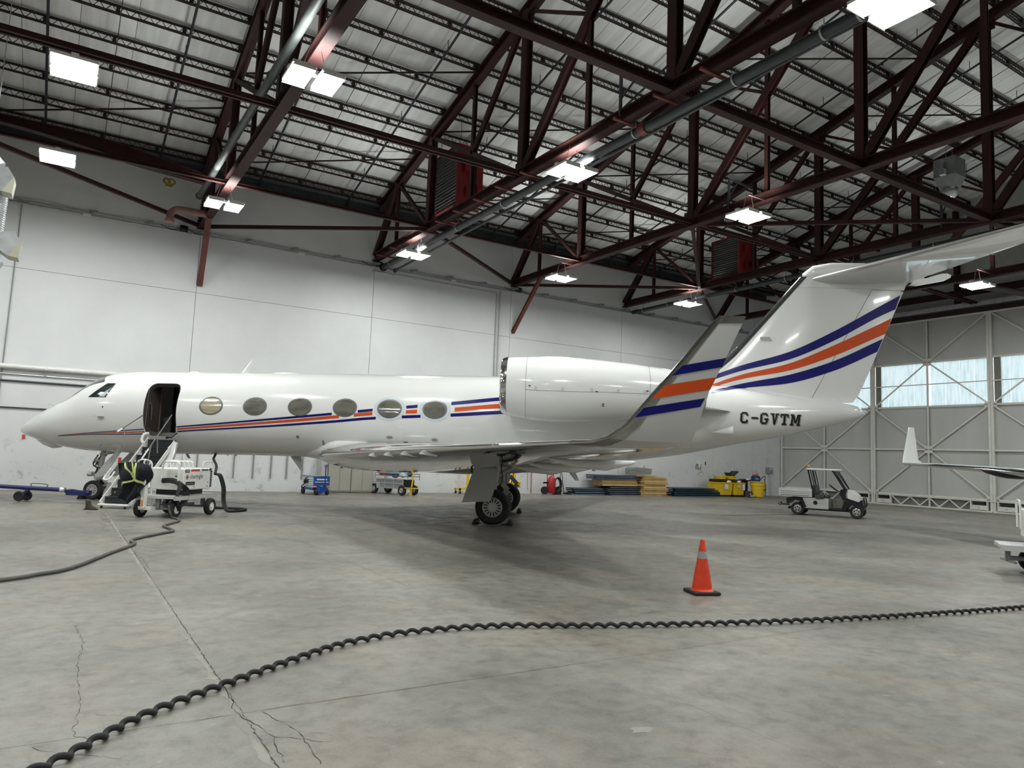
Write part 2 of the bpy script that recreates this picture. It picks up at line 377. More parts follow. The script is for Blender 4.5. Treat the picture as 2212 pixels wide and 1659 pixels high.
# back wall of tilt-up panels
wb = thing('wall_back', 'tall white painted concrete panel wall behind the jet', 'wall', kind='structure')
MB().bb((X0, Y1+.06, 0), (X1+1, Y1+.3, 13)).build('wall_core', mat('joint_shadow', (.25, .25, .25), .8, nz=.1), wb)  # grey core that shows in the panel joints
wx_ = [X0, -23.6, -16.7, -9.85, -3.0, 3.87, 10.72, 17.52, 24.33, 31.2, 34.5]
for i in range(len(wx_)-1):
    for z0, z1 in ((0, 7.25), (7.262, 12.44)):
        MB().bb((wx_[i]+.008, Y1, z0), (wx_[i+1]-.008, Y1+.07, z1)).build('wall_panel', WALLM, wb)
mb = MB(); mb.rings([[(34.5, Y1, z), (36.2, Y1-.55, z), (36.4, Y1-.5, z), (36.4, Y1+.06, z), (34.5, Y1+.06, z)] for z in (0, 12)])
mb.build('wall_pilaster', mat('pilaster_paint', (.60, .60, .61), .55, nz=.06), wb)
MB().bb((X0-.3, Y0, 0), (X0, Y1, 12.5)).build('wall_left', WALLM, kind='structure')
MB().bb((X0, Y0-.3, 0), (X1+1, Y0, 12.5)).build('wall_front', WALLM, kind='structure')

# roof: insulation strips between rows of joists, on sloped deck
ce = thing('ceiling', 'sloped roof with pale insulation above steel joists', 'ceiling', kind='structure')
JY = [28.25-1.17*k for k in range(26)]
nx = 48; sw = (X1+1.2-X0)/nx
def strip(sign):
    mb = MB(); pts = []
    ys_ = [Y1]+JY[1:]
    ys_ = [y for y in ys_ if y > RIDGE_Y]+[RIDGE_Y]; prof = []
    for a, b_ in zip(ys_[:-1], ys_[1:]):
        prof += [(a, deck(a)), (a-(a-b_)*.25, deck(a-(a-b_)*.25)-.028), (a-(a-b_)*.75, deck(a-(a-b_)*.75)-.028)]
    prof.append((RIDGE_Y, deck(RIDGE_Y)))
    if sign < 0: prof = [(2*RIDGE_Y-y, z) for y, z in prof]
    for x, dz in ((0.006, .02), (.05, 0), (sw-.05, 0), (sw-.006, .02)): pts.append([(x, y, z+dz) for y, z in prof])
    mb.rings(pts, cap=False, closed=False)
    return mb
for sgn in (1, -1):
    proto = None
    for i in range(nx):
        if proto is None: o = proto = strip(sgn).build('insulation_strip', INSUL, ce, smooth='all')
        else: o = proto.copy(); COL.objects.link(o)
        o.location = (X0+i*sw, 0, 0)
mb = MB()
for s_ in (1, -1):
    ye = Y1+.3 if s_ > 0 else Y0-.3
    mb.rings([[(x, RIDGE_Y, deck(RIDGE_Y)+.08), (x, ye, deck(ye)+.08), (x, ye, deck(ye)+.2), (x, RIDGE_Y, deck(RIDGE_Y)+.2)] for x in (X0-.3, X1+1.5)])
mb.build('roof_deck', mat('deck_steel', (.35, .35, .35), .6, nz=.1), ce)

# open web joists, one per bay and row
TX = [3.85+6.87*k for k in range(-5, 5)]                    # truss lines ... -3.02, 3.85, 10.72, 17.59, 24.46, 31.33
def joist(L_):
    mb = MB(); H = .215
    for z in (0, H):
        for yy in (-.035, .035): mb.bb((.05, yy-.018, z-.018), (L_-.05, yy+.018, z+.018))
    n_ = int(L_/.30); st_ = L_/n_
    for k in range(n_):
        x = k*st_; mb.beam((x, 0, 0), (x+st_/2, 0, H), .016, .016); mb.beam((x+st_/2, 0, H), (x+st_, 0, 0), .016, .016)
    for fx in (.25, .5, .75): mb.bb((L_*fx-.05, -.05, 0), (L_*fx+.05, .05, H))
    mb.bb((.02, -.07, 0), (.2, .07, H)); mb.bb((L_-.2, -.07, 0), (L_-.02, .07, H))
    return mb
jp = None
rows = JY[:24]+[2*RIDGE_Y-y for y in JY[::3]]
bays = [(TX[i], TX[i+1]) for i in range(len(TX)-1)]+[(TX[-1], X1+1.0)]
jp2 = joist(X1+1.0-TX[-1])
for y in rows:
    for k, (a, b_) in enumerate(bays):
        if y < RIDGE_Y and k % 2: continue
        if k < 2: continue
        if k == len(bays)-1:
            o = jp2.build('roof_joist', STEELD, ce) if not isinstance(jp2, bpy.types.Object) else None
            if o is not None: jp2 = o
            else: o = jp2.copy(); COL.objects.link(o)
        elif jp is None: o = jp = joist(6.87).build('roof_joist', STEELD, ce)
        else: o = jp.copy(); COL.objects.link(o)
        o.location = (a, y, deck(y)-.31)
# eave strut along the back wall
MB().ibeam((X0, 28.35, 11.75), (X1, 28.35, 11.75), .2, .3).tube([(X0, 28.2, 11.95), (X1, 28.2, 11.95)], .06, 8).build('eave_beam', PIPEK, ce)

# trusses
NY = [28.6, 26.4, 23.35, 20.25, 17.15, 14.1, 11.05, 7.95, 4.85, 1.75, -1.3]
BZ = 9.80
def truss(x, label):
    t = thing('roof_truss', label, 'truss', (x, 0, 0), 0, 'steel roof trusses')
    T = lambda y: (0, y, chord(y)); B = lambda y: (0, y, BZ)
    yb = RIDGE_Y*2-28.4
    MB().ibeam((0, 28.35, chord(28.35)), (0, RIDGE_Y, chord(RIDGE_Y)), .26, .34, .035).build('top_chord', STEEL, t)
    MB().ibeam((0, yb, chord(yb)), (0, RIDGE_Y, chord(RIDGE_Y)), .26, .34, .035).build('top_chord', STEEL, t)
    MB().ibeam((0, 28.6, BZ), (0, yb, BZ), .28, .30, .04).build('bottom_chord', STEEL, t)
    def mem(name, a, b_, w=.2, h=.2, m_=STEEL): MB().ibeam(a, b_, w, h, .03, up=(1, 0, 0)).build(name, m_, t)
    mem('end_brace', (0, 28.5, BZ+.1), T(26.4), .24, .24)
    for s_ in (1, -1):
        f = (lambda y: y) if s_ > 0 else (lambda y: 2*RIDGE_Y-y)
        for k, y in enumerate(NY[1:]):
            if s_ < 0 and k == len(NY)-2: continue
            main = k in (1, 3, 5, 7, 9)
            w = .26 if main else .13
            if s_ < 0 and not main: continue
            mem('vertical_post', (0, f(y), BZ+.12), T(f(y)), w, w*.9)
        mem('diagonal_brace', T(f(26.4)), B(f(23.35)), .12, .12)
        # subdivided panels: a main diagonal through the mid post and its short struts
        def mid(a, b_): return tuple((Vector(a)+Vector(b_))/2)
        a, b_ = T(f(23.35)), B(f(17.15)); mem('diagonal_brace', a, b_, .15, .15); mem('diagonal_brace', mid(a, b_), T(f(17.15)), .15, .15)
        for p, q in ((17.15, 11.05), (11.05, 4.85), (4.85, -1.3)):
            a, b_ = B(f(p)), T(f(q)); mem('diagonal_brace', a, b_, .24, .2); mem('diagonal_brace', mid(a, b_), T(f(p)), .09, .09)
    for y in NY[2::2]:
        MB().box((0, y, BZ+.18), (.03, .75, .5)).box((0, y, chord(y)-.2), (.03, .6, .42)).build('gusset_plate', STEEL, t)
    mb = MB()
    for k in range(9):
        for e in (-.05, .05): mb.box((.142*(1 if x < 30 else -1)*0+e*2.2, 10.2+k*.09, BZ-.155), (.035, .035, .02))
    mb.build('splice_bolts', mat('rust_steel', (.10, .045, .035), .6, nz=.2), t, kind='stuff')
    return t
names = ['roof truss far left of the hall', 'roof truss just left of the leftmost lights', 'steel roof truss ending above the cockpit of the big jet',
         'steel roof truss with thick sprinkler pipe, ending left of the engine', 'steel roof truss ending above the engine nacelle', 'steel roof truss ending behind the winglet',
         'steel roof truss nearest the sliding hangar door']
for x, nm in zip(TX[4:], names[1:]): truss(x, nm)

# longitudinal struts between the trusses
def strut(name, x0, x1, y, z, label, w=.14, double=True):
    mb = MB()
    if double:
        mb.beam((x0, y-.09, z), (x1, y-.09, z), .07, .12); mb.beam((x0, y+.09, z), (x1, y+.09, z), .07, .12)
        k = x0+.5
        while k < x1: mb.box((k, y, z), (.16, .2, .05)); k += 1.15
    else: mb.ibeam((x0, y, z), (x1, y, z), w, w, .025)
    return mb.build(name, STEEL, None, label=label, cat='beam')
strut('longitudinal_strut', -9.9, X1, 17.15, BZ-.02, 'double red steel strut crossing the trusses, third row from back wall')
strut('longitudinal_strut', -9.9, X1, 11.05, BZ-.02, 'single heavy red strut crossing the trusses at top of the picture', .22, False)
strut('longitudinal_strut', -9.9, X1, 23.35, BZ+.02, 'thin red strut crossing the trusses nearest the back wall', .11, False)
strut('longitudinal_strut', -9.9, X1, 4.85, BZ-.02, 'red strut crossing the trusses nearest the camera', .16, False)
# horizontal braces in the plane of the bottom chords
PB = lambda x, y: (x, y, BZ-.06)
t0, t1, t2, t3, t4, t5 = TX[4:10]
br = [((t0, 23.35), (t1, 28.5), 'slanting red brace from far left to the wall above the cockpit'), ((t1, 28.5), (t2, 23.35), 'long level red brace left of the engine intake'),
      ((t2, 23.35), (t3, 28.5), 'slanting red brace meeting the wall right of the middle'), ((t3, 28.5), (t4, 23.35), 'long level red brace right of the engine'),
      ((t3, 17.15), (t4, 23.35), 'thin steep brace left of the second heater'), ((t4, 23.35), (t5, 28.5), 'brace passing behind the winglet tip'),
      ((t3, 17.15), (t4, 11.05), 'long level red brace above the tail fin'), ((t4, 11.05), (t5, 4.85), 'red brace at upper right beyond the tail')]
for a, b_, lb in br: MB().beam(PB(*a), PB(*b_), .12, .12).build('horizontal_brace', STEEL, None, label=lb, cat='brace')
# knee braces to the wall
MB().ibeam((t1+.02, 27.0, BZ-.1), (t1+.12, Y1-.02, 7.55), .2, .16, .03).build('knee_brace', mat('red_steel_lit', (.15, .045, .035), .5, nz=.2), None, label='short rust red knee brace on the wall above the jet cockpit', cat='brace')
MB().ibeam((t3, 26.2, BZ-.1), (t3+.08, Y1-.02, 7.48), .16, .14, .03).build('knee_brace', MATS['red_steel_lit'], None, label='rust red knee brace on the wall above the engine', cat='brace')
# sway rods in the roof plane
k_ = 0
RP = lambda x, y: (x, y, chord(y)+.12)
for a, b_ in ((0, 1), (1, 2), (2, 3), (3, 4), (4, 5)):
    xa, xb = (t0, t1, t2, t3, t4, t5)[a], (t0, t1, t2, t3, t4, t5)[b_]; xm = (xa+xb)/2
    for ya in (26.5, 21.6, 14.6, 8.5):
        MB().beam(RP(xa, ya+1.6), RP(xm, ya), .045, .045).beam(RP(xm, ya), RP(xb, ya-1.6), .045, .045).build('sway_rod', STEELD, None, label=('thin sway rods %s, %s' % (['left of the cockpit truss', 'above the cabin windows', 'above the engine', 'above the winglet', 'beside the hangar door'][a], {26.5: 'by the back wall', 21.6: 'second from the wall', 14.6: 'halfway to the ridge', 8.5: 'nearest the camera'}[ya])), cat='rod', group='sway rods under the roof')
# sprinkler branch lines and bridging wires
sl = ['far left', 'left of the cockpit truss', 'just right of the cockpit truss', 'above the third cabin window', 'left of the engine', 'above the engine inlet', 'above the exhaust', 'left of the winglet', 'above the winglet', 'left of the fin', 'over the hangar door']
for k, x in enumerate([-1.22, 2.27, 5.77, 9.28, 12.75, 16.2, 19.64, 23.1, 26.5, 30.0, 33.4]):
    p = [(x, 28.15, chord(28.15)-.35), (x, 28.15, chord(28.15)), (x, RIDGE_Y, chord(RIDGE_Y)+.05)]
    mb = MB().tube(p[1:], .038, 8).tube(p[:2], .05, 8)
    mb.lathe([(.03, -.16), (.09, -.14), (.05, -.1), (.05, .0)], p[0], (0, 0, 1), 8)
    y = 26.5
    while y > 0: mb.tube([(x, y, chord(y)), (x, y, chord(y)+.35)], .012, 5); mb.lathe([(.03, 0), (.03, .07)], (x, y+1.2, chord(y+1.2)-.07), (0, 0, 1), 6); y -= 3.5
    mb.build('sprinkler_pipe', PIPEB, None, label='dark sprinkler branch pipe running up under the roof, '+sl[k], cat='pipe', group='sprinkler branch pipes')
for k, x in enumerate([.49, 7.3, 14.2, 21.0, 27.9]):
    MB().tube([(x, 28.3, chord(28.3)+.1), (x, RIDGE_Y, chord(RIDGE_Y)+.1)], .012, 5).build('bridging_wire', STEELD, ce)
# ---------------------------------------------------------------- the big business jet (x aft, -y to port, origin between the main wheels)
JO = Vector((10.6, 17.44, 0)); JH = math.atan2(-math.sin(rad(144.2)), -math.cos(rad(144.2)))
jet = thing('business_jet', 'large white business jet with blue and orange stripes, door open and steps down', 'airplane', JO, JH)
TOP = [(-14.22, 1.93), (-14.1, 2.07), (-13.75, 2.31), (-13.38, 2.53), (-12.94, 2.78), (-12.55, 2.96), (-12.2, 3.20), (-11.93, 3.40), (-11.63, 3.56), (-11.19, 3.68), (-10.42, 3.745), (-9.28, 3.76), (-7.4, 3.80), (-4.7, 3.86), (-.16, 3.93), (2, 3.95), (4.68, 3.93), (6.4, 3.84), (8.2, 3.66), (9.3, 3.50), (9.72, 3.40), (9.9, 3.26)]
BOT = [(-14.22, 1.91), (-14.1, 1.80), (-13.75, 1.68), (-13.16, 1.53), (-12.69, 1.45), (-11.93, 1.38), (-11, 1.37), (-9, 1.40), (-6.4, 1.45), (0, 1.45), (1.4, 1.47), (2.62, 1.60), (4.7, 1.885), (6.42, 2.27), (7.67, 2.53), (8.91, 2.86), (9.6, 3.06), (9.9, 3.22)]
HW = [(-14.22, .01), (-14.1, .16), (-13.75, .40), (-13.38, .58), (-12.94, .76), (-12.55, .90), (-11.93, 1.04), (-11.19, 1.14), (-10.42, 1.185), (-9.3, 1.195), (2.6, 1.195), (4.7, 1.10), (6.42, .87), (7.67, .64), (8.91, .40), (9.6, .22), (9.9, .02)]
def sec(s): return hermite(TOP, s), hermite(BOT, s), hermite(HW, s)
def fpt(s, th, off=0.):                                     # th from top, positive to port
    t, b_, w = sec(s); zc = (t+b_)/2; h = (t-b_)/2
    y = -w*math.sin(th); z = zc+h*math.cos(th)
    if off:
        n_ = Vector((0, -math.sin(th)*h, math.cos(th)*w)).normalized(); return Vector((s, y+n_.y*off, z+n_.z*off))
    return Vector((s, y, z))
def sth(s, z):
    t, b_, w = sec(s); zc = (t+b_)/2; h = (t-b_)/2; return math.acos(max(-1, min(1, (z-zc)/h)))
DS0, DS1, DT0, DT1 = -9.83, -8.90, rad(48), rad(126.4)
st_ = sorted(set([-14.22, -14.19, -14.15, -14.1, -14, -13.85, -13.6, -13.38, -13.16, -12.94, -12.75, -12.6, -12.45, -12.3, -12.1, -11.93, -11.78, -11.63, -11.4, -11.19, -10.9, -10.6, -10.3, DS0, DS1] + [-8.4+.6*k for k in range(17)]+[2, 2.6, 3.2, 3.9, 4.7, 5.3, 6, 6.6, 7.2, 7.8, 8.4, 8.9, 9.3, 9.5, 9.65, 9.78, 9.86, 9.9]))
ths = sorted(set([k*rad(7.5) for k in range(48)]+[DT0, DT1]))
ths = [t for t in ths if not any(abs(t-d) < rad(2.4) and t != d for d in (DT0, DT1))]
mb = MB(); nT = len(ths)
for s_ in st_: mb.v += [tuple(fpt(s_, t)) for t in ths]
for i in range(len(st_)-1):
    for j in range(nT):
        k = (j+1) % nT
        if st_[i] >= DS0-1e-6 and st_[i+1] <= DS1+1e-6 and k and ths[j] >= DT0-1e-6 and ths[k] <= DT1+1e-6: continue
        mb.f.append((i*nT+j, i*nT+k, (i+1)*nT+k, (i+1)*nT+j))
mb.f.append(tuple(range(nT)))
fus = mb.build('fuselage', JET, jet, smooth='all')
# rounded door surround between the square hole and the rounded opening, dark seal inside it
def rrect(s0, s1, t0_, t1_, r, n_=9):
    sc = 1.19; out = []
    for cx, cy, a0 in ((s1-r, t0_+r/sc, -90), (s1-r, t1_-r/sc, 0), (s0+r, t1_-r/sc, 90), (s0+r, t0_+r/sc, 180)):
        for k in range(n_): a = rad(a0+90*k/(n_-1)); out.append((cx+r*math.cos(a), cy+r/sc*math.sin(a)))
    return out
inn = rrect(DS0+.02, DS1-.02, DT0+rad(1), DT1-rad(1), .20)
def toedge(p):
    cs, ct = (DS0+DS1)/2, (DT0+DT1)/2; dx = (p[0]-cs)/((DS1-DS0)/2); dy = (p[1]-ct)/((DT1-DT0)/2); m_ = max(abs(dx), abs(dy))
    return (cs+dx/m_*(DS1-DS0)/2, ct+dy/m_*(DT1-DT0)/2)
mb = MB(); out_ = [toedge(p) for p in inn]; n_ = len(inn)
mb.v = [tuple(fpt(*p, .002)) for p in out_]+[tuple(fpt(*p, .002)) for p in inn]
mb.f = [(i, (i+1) % n_, n_+(i+1) % n_, n_+i) for i in range(n_)]
mb.build('door_surround', JET, jet)
cs, ct = (DS0+DS1)/2, (DT0+DT1)/2
inn2 = [(cs+(p[0]-cs)*.965, ct+(p[1]-ct)*.98) for p in inn]
mb = MB(); mb.v = [tuple(fpt(*p, .006)) for p in inn]+[tuple(fpt(*p, .006)) for p in inn2]+[tuple(fpt(*p, -.14)) for p in inn2]
mb.f = [(i, (i+1) % n_, n_+(i+1) % n_, n_+i) for i in range(n_)]+[(n_+i, n_+(i+1) % n_, 2*n_+(i+1) % n_, 2*n_+i) for i in range(n_)]
mb.build('door_seal', mat('seal_dark', (.10, .095, .09), .4, .3, nz=.1), jet)
# entry vestibule seen through the door
arc = [(-1.10*math.sin(a), 2.575+1.09*math.cos(a)) for a in [rad(x) for x in range(35, 132, 8)]]
ve = MB().bb((-9.95, -.85, 1.84), (-8.8, .85, 1.88)).bb((-9.95, -.62, 3.42), (-8.8, .85, 3.44)).bb((-9.95, .50, 1.88), (-8.8, .54, 3.42)).prism([(y, z) for y, z in arc]+[(.5, 1.86), (.5, 3.44)], (-8.80, 0, 0), (0, 1, 0), (0, 0, 1), .03).build('cabin_interior', BROWND, jet)
MB().prism([(y, z) for y, z in arc]+[(-.30, 1.86), (-.30, 3.44)], (-9.95, 0, 0), (0, 1, 0), (0, 0, 1), .09).build('cabin_bulkhead', BROWN, jet)
MB().bb((-9.87, -.31, 1.9), (-9.845, -.28, 3.48)).tube(curve([(-9.84, -1.0, 2.62), (-9.8, -.95, 2.78), (-9.8, -.85, 2.7), (-9.82, -.8, 2.3)], 5), .014, 6).build('bulkhead_trim', mat('trim_taupe', (.22, .17, .15), .4, nz=.1), jet)
# surface patches
def quadpatch(mb, c4, off, nu=8, nv=4, f=None):
    f = f or (lambda s, z: fpt(s, sth(s, z), off)); n0 = len(mb.v)
    for i in range(nu+1):
        for j in range(nv+1):
            u, v = i/nu, j/nv
            p = [(c4[0][k]*(1-u)+c4[1][k]*u)*(1-v)+(c4[3][k]*(1-u)+c4[2][k]*u)*v for k in (0, 1)]
            mb.v.append(tuple(f(*p)))
    for i in range(nu):
        for j in range(nv): a = n0+i*(nv+1)+j; mb.f.append((a, a+nv+1, a+nv+2, a+1))
    return mb
def ellpatch(s, z, a, b_, off, a0=0., n_=28):
    mb = MB(); rs = [a0, .5*(1+a0), 1] if a0 else [.35, .7, 1]
    if not a0: mb.v.append(tuple(fpt(s, sth(s, z), off)))
    for r in rs:
        for k in range(n_): mb.v.append(tuple(fpt(s+a*r*math.cos(2*PI*k/n_), sth(s, z+b_*r*math.sin(2*PI*k/n_)), off)))
    o_ = 0 if a0 else 1
    if not a0: mb.f += [(0, 1+k, 1+(k+1) % n_) for k in range(n_)]
    for i in range(len(rs)-1): mb.f += [(o_+i*n_+k, o_+i*n_+(k+1) % n_, o_+(i+1)*n_+(k+1) % n_, o_+(i+1)*n_+k) for k in range(n_)]
    return mb
# livery stripes along the port side
def smooth_tab(tab, s): return hermite(tab, s)
SB1 = [(-12.5, 1.79), (-11.5, 1.895), (-9.82, 2.05), (-8.81, 2.155), (-6.05, 2.47), (-4.52, 2.655), (-3.51, 2.785), (-1.2, 3.06), (.04, 3.22), (2.5, 3.45)]
SO = [(-12.5, 1.78), (-11.5, 1.87), (-9.82, 1.985), (-8.81, 2.095), (-6.05, 2.385), (-4.52, 2.565), (-3.51, 2.69), (-1.2, 2.885), (.04, 3.03), (2.5, 3.25)]
SB2 = [(-12.5, 1.77), (-11.5, 1.845), (-9.82, 1.925), (-8.81, 2.03), (-6.05, 2.285), (-4.52, 2.445), (-3.51, 2.565), (-1.2, 2.74), (.04, 2.855), (2.5, 3.03)]
WNS = [(-7.93, 2.755), (-6.70, 2.78), (-5.45, 2.81), (-4.21, 2.83), (-2.99, 2.84), (-1.76, 2.865)]
def stripe(tab, col, w0, w1, nm='livery_stripe', dip=0):
    def hwid(s): return .5*(w0+(w1-w0)*max(0, min(1, (s+12.5)/12.5)))
    segs = [(-12.5, DS0-.01), (DS1+.01, 2.4)]; mb = MB()
    for a, b_ in segs:
        n_ = max(6, int((b_-a)/.1)); prev = None
        for k in range(n_+1):
            s = a+(b_-a)*k/n_; zc = smooth_tab(tab, s); h = hwid(s)
            hid = any(((s-ws)/.44)**2+((zc-wz)/.335)**2 < 1 for ws, wz in WNS[4:]) or any(((s-ws)/.345)**2+((zc-wz)/.255)**2 < 1 for ws, wz in WNS[:4])
            if hid: prev = None; continue
            row = [tuple(fpt(s, sth(s, zc+h*t_), .004)) for t_ in (-1, 0, 1)]
            n0 = len(mb.v); mb.v += row
            if prev is not None: mb.f += [(prev, prev+1, n0+1, n0), (prev+1, prev+2, n0+2, n0+1)]
            prev = n0
    return mb.build(nm, col, jet, label='%s painted stripe' % ('blue' if col is BLUE else 'orange'))
stripe(SB1, BLUE, .006, .10); stripe(SO, ORANGE, .008, .12); stripe(SB2, BLUE, .006, .095)
# cabin windows
for k, (s, z) in enumerate(WNS):
    big = k >= 4
    w_ = ellpatch(s, z, .335, .252, .006, .86).build('cabin_window', mat('window_rim', (.16, .16, .155), .3, .4, nz=.1), jet, smooth='all')
    if big: ellpatch(s, z, .425, .325, .005, .80).build('window_surround', mat('surround_blue_grey', (.60, .66, .70), .25, coat=.4, nz=.03), w_, smooth='all')
    ellpatch(s, z, .305, .225, .003).build('window_pane', CABGLASSW if k == 0 else CABGLASS, w_, smooth='all')
# cockpit glazing
mb = quadpatch(MB(), [(-11.56, 2.885), (-11.0, 2.89), (-10.87, 3.30), (-11.14, 3.30)], .006)
cw = mb.build('cockpit_window', GLASS, jet, smooth='all')
mb = quadpatch(MB(), [(-11.04, 2.90), (-11.22, 2.90), (-10.95, 3.17), (-10.925, 3.17)], .009)
mb.build('window_reflection_panel', mat('sun_visor_grey', (.22, .26, .26), .3, nz=.1), cw, smooth='all')  # reflection on the pane, put in as a pale patch
def thpatch(mb, c4, off=.008): return quadpatch(mb, c4, off, 8, 6, f=lambda s, t: fpt(s, t, off))
for sg in (1, -1):
    thpatch(MB(), [(-12.40, rad(6)*sg), (-12.34, rad(42)*sg), (-11.28, rad(44)*sg), (-11.66, rad(6)*sg)]).build('windshield', GLASS, jet, smooth='all')
thpatch(MB(), [(-11.56, -sth(-11.56, 2.885)), (-11.0, -sth(-11, 2.89)), (-10.87, -sth(-10.87, 3.3)), (-11.14, -sth(-11.14, 3.3))]).build('cockpit_window', GLASS, jet, smooth='all')
# small skin details
def disc(s, z, a, b_, m_, nm): return ellpatch(s, z, a, b_, .004, 0, 12).build(nm, m_, jet)
disc(-11.03, 2.62, .02, .025, BLACK, 'static_port'); disc(-5.52, 2.0, .045, .045, GREYP, 'service_port'); disc(-4.83, 1.86, .035, .085, GREYP, 'service_port')
for s, z in ((-2.98, 2.08), (-1.75, 2.06)):
    ellpatch(s, z, .09, .042, .006, 0, 16).build('latch_panel', GREYP, jet)
    quadpatch(MB(), [(s+.37, z-.1), (s+.50, z-.1), (s+.50, z+.12), (s+.37, z+.12)], .004, 2, 2).build('placard', mat('placard_white', (.7, .7, .69), .3, nz=.02), jet)
    quadpatch(MB(), [(s+.375, z-.125), (s+.50, z-.125), (s+.50, z-.10), (s+.375, z-.10)], .005, 2, 1).build('placard_mark', BLACK, jet)
MB().tube([(-11.1, -1.12, 2.36), (-11.0, -1.24, 2.36), (-11.22, -1.26, 2.36)], .012, 6).build('pitot_probe', BRUSH, jet)
MB().box((-11.05, -1.16, 2.34), (.16, .03, .05)).build('probe_base', DUCT, jet)
MB().tube([(-12.9, -.55, 2.62), (-12.88, -.62, 2.66), (-12.98, -.64, 2.66)], .01, 6).build('pitot_probe', BRUSH, jet)
MB().prism([(0, 0), (.14, .0), (.05, -.12), (-.03, -.1)], (-11.2, -.95, 1.62), (1, 0, 0), (0, -.1, 1), .02).build('ice_probe', GREYP, jet)
mb = MB()                                                   # chin radome bulge
for s, r in ((-13.75, .02), (-13.6, .10), (-13.4, .15), (-13.15, .17), (-12.95, .10), (-12.88, .02)):
    mb_z = hermite(BOT, s)+.08; mb.v += [(s, .26*math.sin(2*PI*k/14)*min(1, r/.15), mb_z-r*1.05*math.cos(2*PI*k/14)-.02) for k in range(14)]
mb.f = [(i*14+j, i*14+(j+1) % 14, (i+1)*14+(j+1) % 14, (i+1)*14+j) for i in range(5) for j in range(14)]+[tuple(range(14)), tuple(range(70, 84))]
mb.build('chin_fairing', JET, jet, smooth='all')
# aerials on top and below
def blade(p, h, c0, c1, sweep, up=1, nm='blade_antenna', m_=JET, t=.02, yy=0):
    x, z = p; mb = MB()
    mb.rings([[(x, yy, z), (x+c0*.3, yy-t, z), (x+c0, yy, z), (x+c0*.3, yy+t, z)], [(x+sweep, yy, z+up*h), (x+sweep+c1*.3, yy-t*.6, z+up*h), (x+sweep+c1, yy, z+up*h), (x+sweep+c1*.3, yy+t*.6, z+up*h)]])
    return mb.build(nm, m_, jet)
blade((-7.72, 3.76), .44, .22, .07, .32); blade((-9.2, 1.45), .17, .09, .09, .12, -1, m_=JETG); blade((-6.1, 1.50), .44, .34, .08, .36, -1, m_=JETG)
blade((1.68, 1.55), .45, .27, .11, .38, -1, m_=JETG); blade((1.5, 1.55), .25, .16, .12, .06, -1, m_=JETG); blade((2.43, 1.63), .25, .14, .1, .09, -1, m_=JETG); blade((-8.52, 3.75), .07, .03, .02, .03); blade((-7.95, 1.46), .06, .05, .04, .03, -1, m_=JETG); blade((-7.7, 1.46), .06, .05, .04, .03, -1, m_=JETG)
def blister(s, ln, h, w):
    mb = MB()
    for k in range(9):
        u = k/8; r = math.sin(PI*u)**.8; x = s+ln*(u-.5); z0 = hermite(TOP, x)-.03
        mb.v += [(x, w*r*math.cos(PI*j/8), z0+(h+.03)*r*math.sin(PI*j/8)) for j in range(9)]
    mb.f = [(i*9+j, i*9+j+1, (i+1)*9+j+1, (i+1)*9+j) for i in range(8) for j in range(8)]
    return mb.build('antenna_blister', JET, jet, smooth='all')
blister(-9.1, .5, .04, .15); blister(-6.35, 1.2, .04, .22)
# wing to body fairing
FB = [(-6.3, 1.52, .10), (-5.6, 1.46, .50), (-5.0, 1.38, .90), (-4.4, 1.30, 1.2), (-3.9, 1.235, 1.34), (-2.8, 1.17, 1.43), (-1, 1.15, 1.45), (.3, 1.225, 1.42), (1.4, 1.345, 1.32), (2.6, 1.55, 1.14), (3.6, 1.72, .8)]
mb = MB(); fs = [-6.3+k*.36 for k in range(28)]
for s in fs:
    b_ = hermite([(a, c_) for a, c_, _ in FB], s); w = hermite([(a, d_) for a, _, d_ in FB], s)*.86; zc = b_+min(.47, max(.05, (s+6.3)*.30))
    r = []
    for k in range(32):
        a = 2*PI*k/32; ca, sa = math.cos(a), math.sin(a); e = .80
        r.append((s, w*abs(sa)**e*(1 if sa > 0 else -1), zc-(zc-b_)*abs(ca)**e*(1 if ca > 0 else -.75)))
    mb.v += r
mb.f = [(i*32+j, i*32+(j+1) % 32, (i+1)*32+(j+1) % 32, (i+1)*32+j) for i in range(len(fs)-1) for j in range(32)]+[tuple(range(32)), tuple(range((len(fs)-1)*32, len(fs)*32))]
mb.build('belly_fairing', JET, jet, smooth='all')
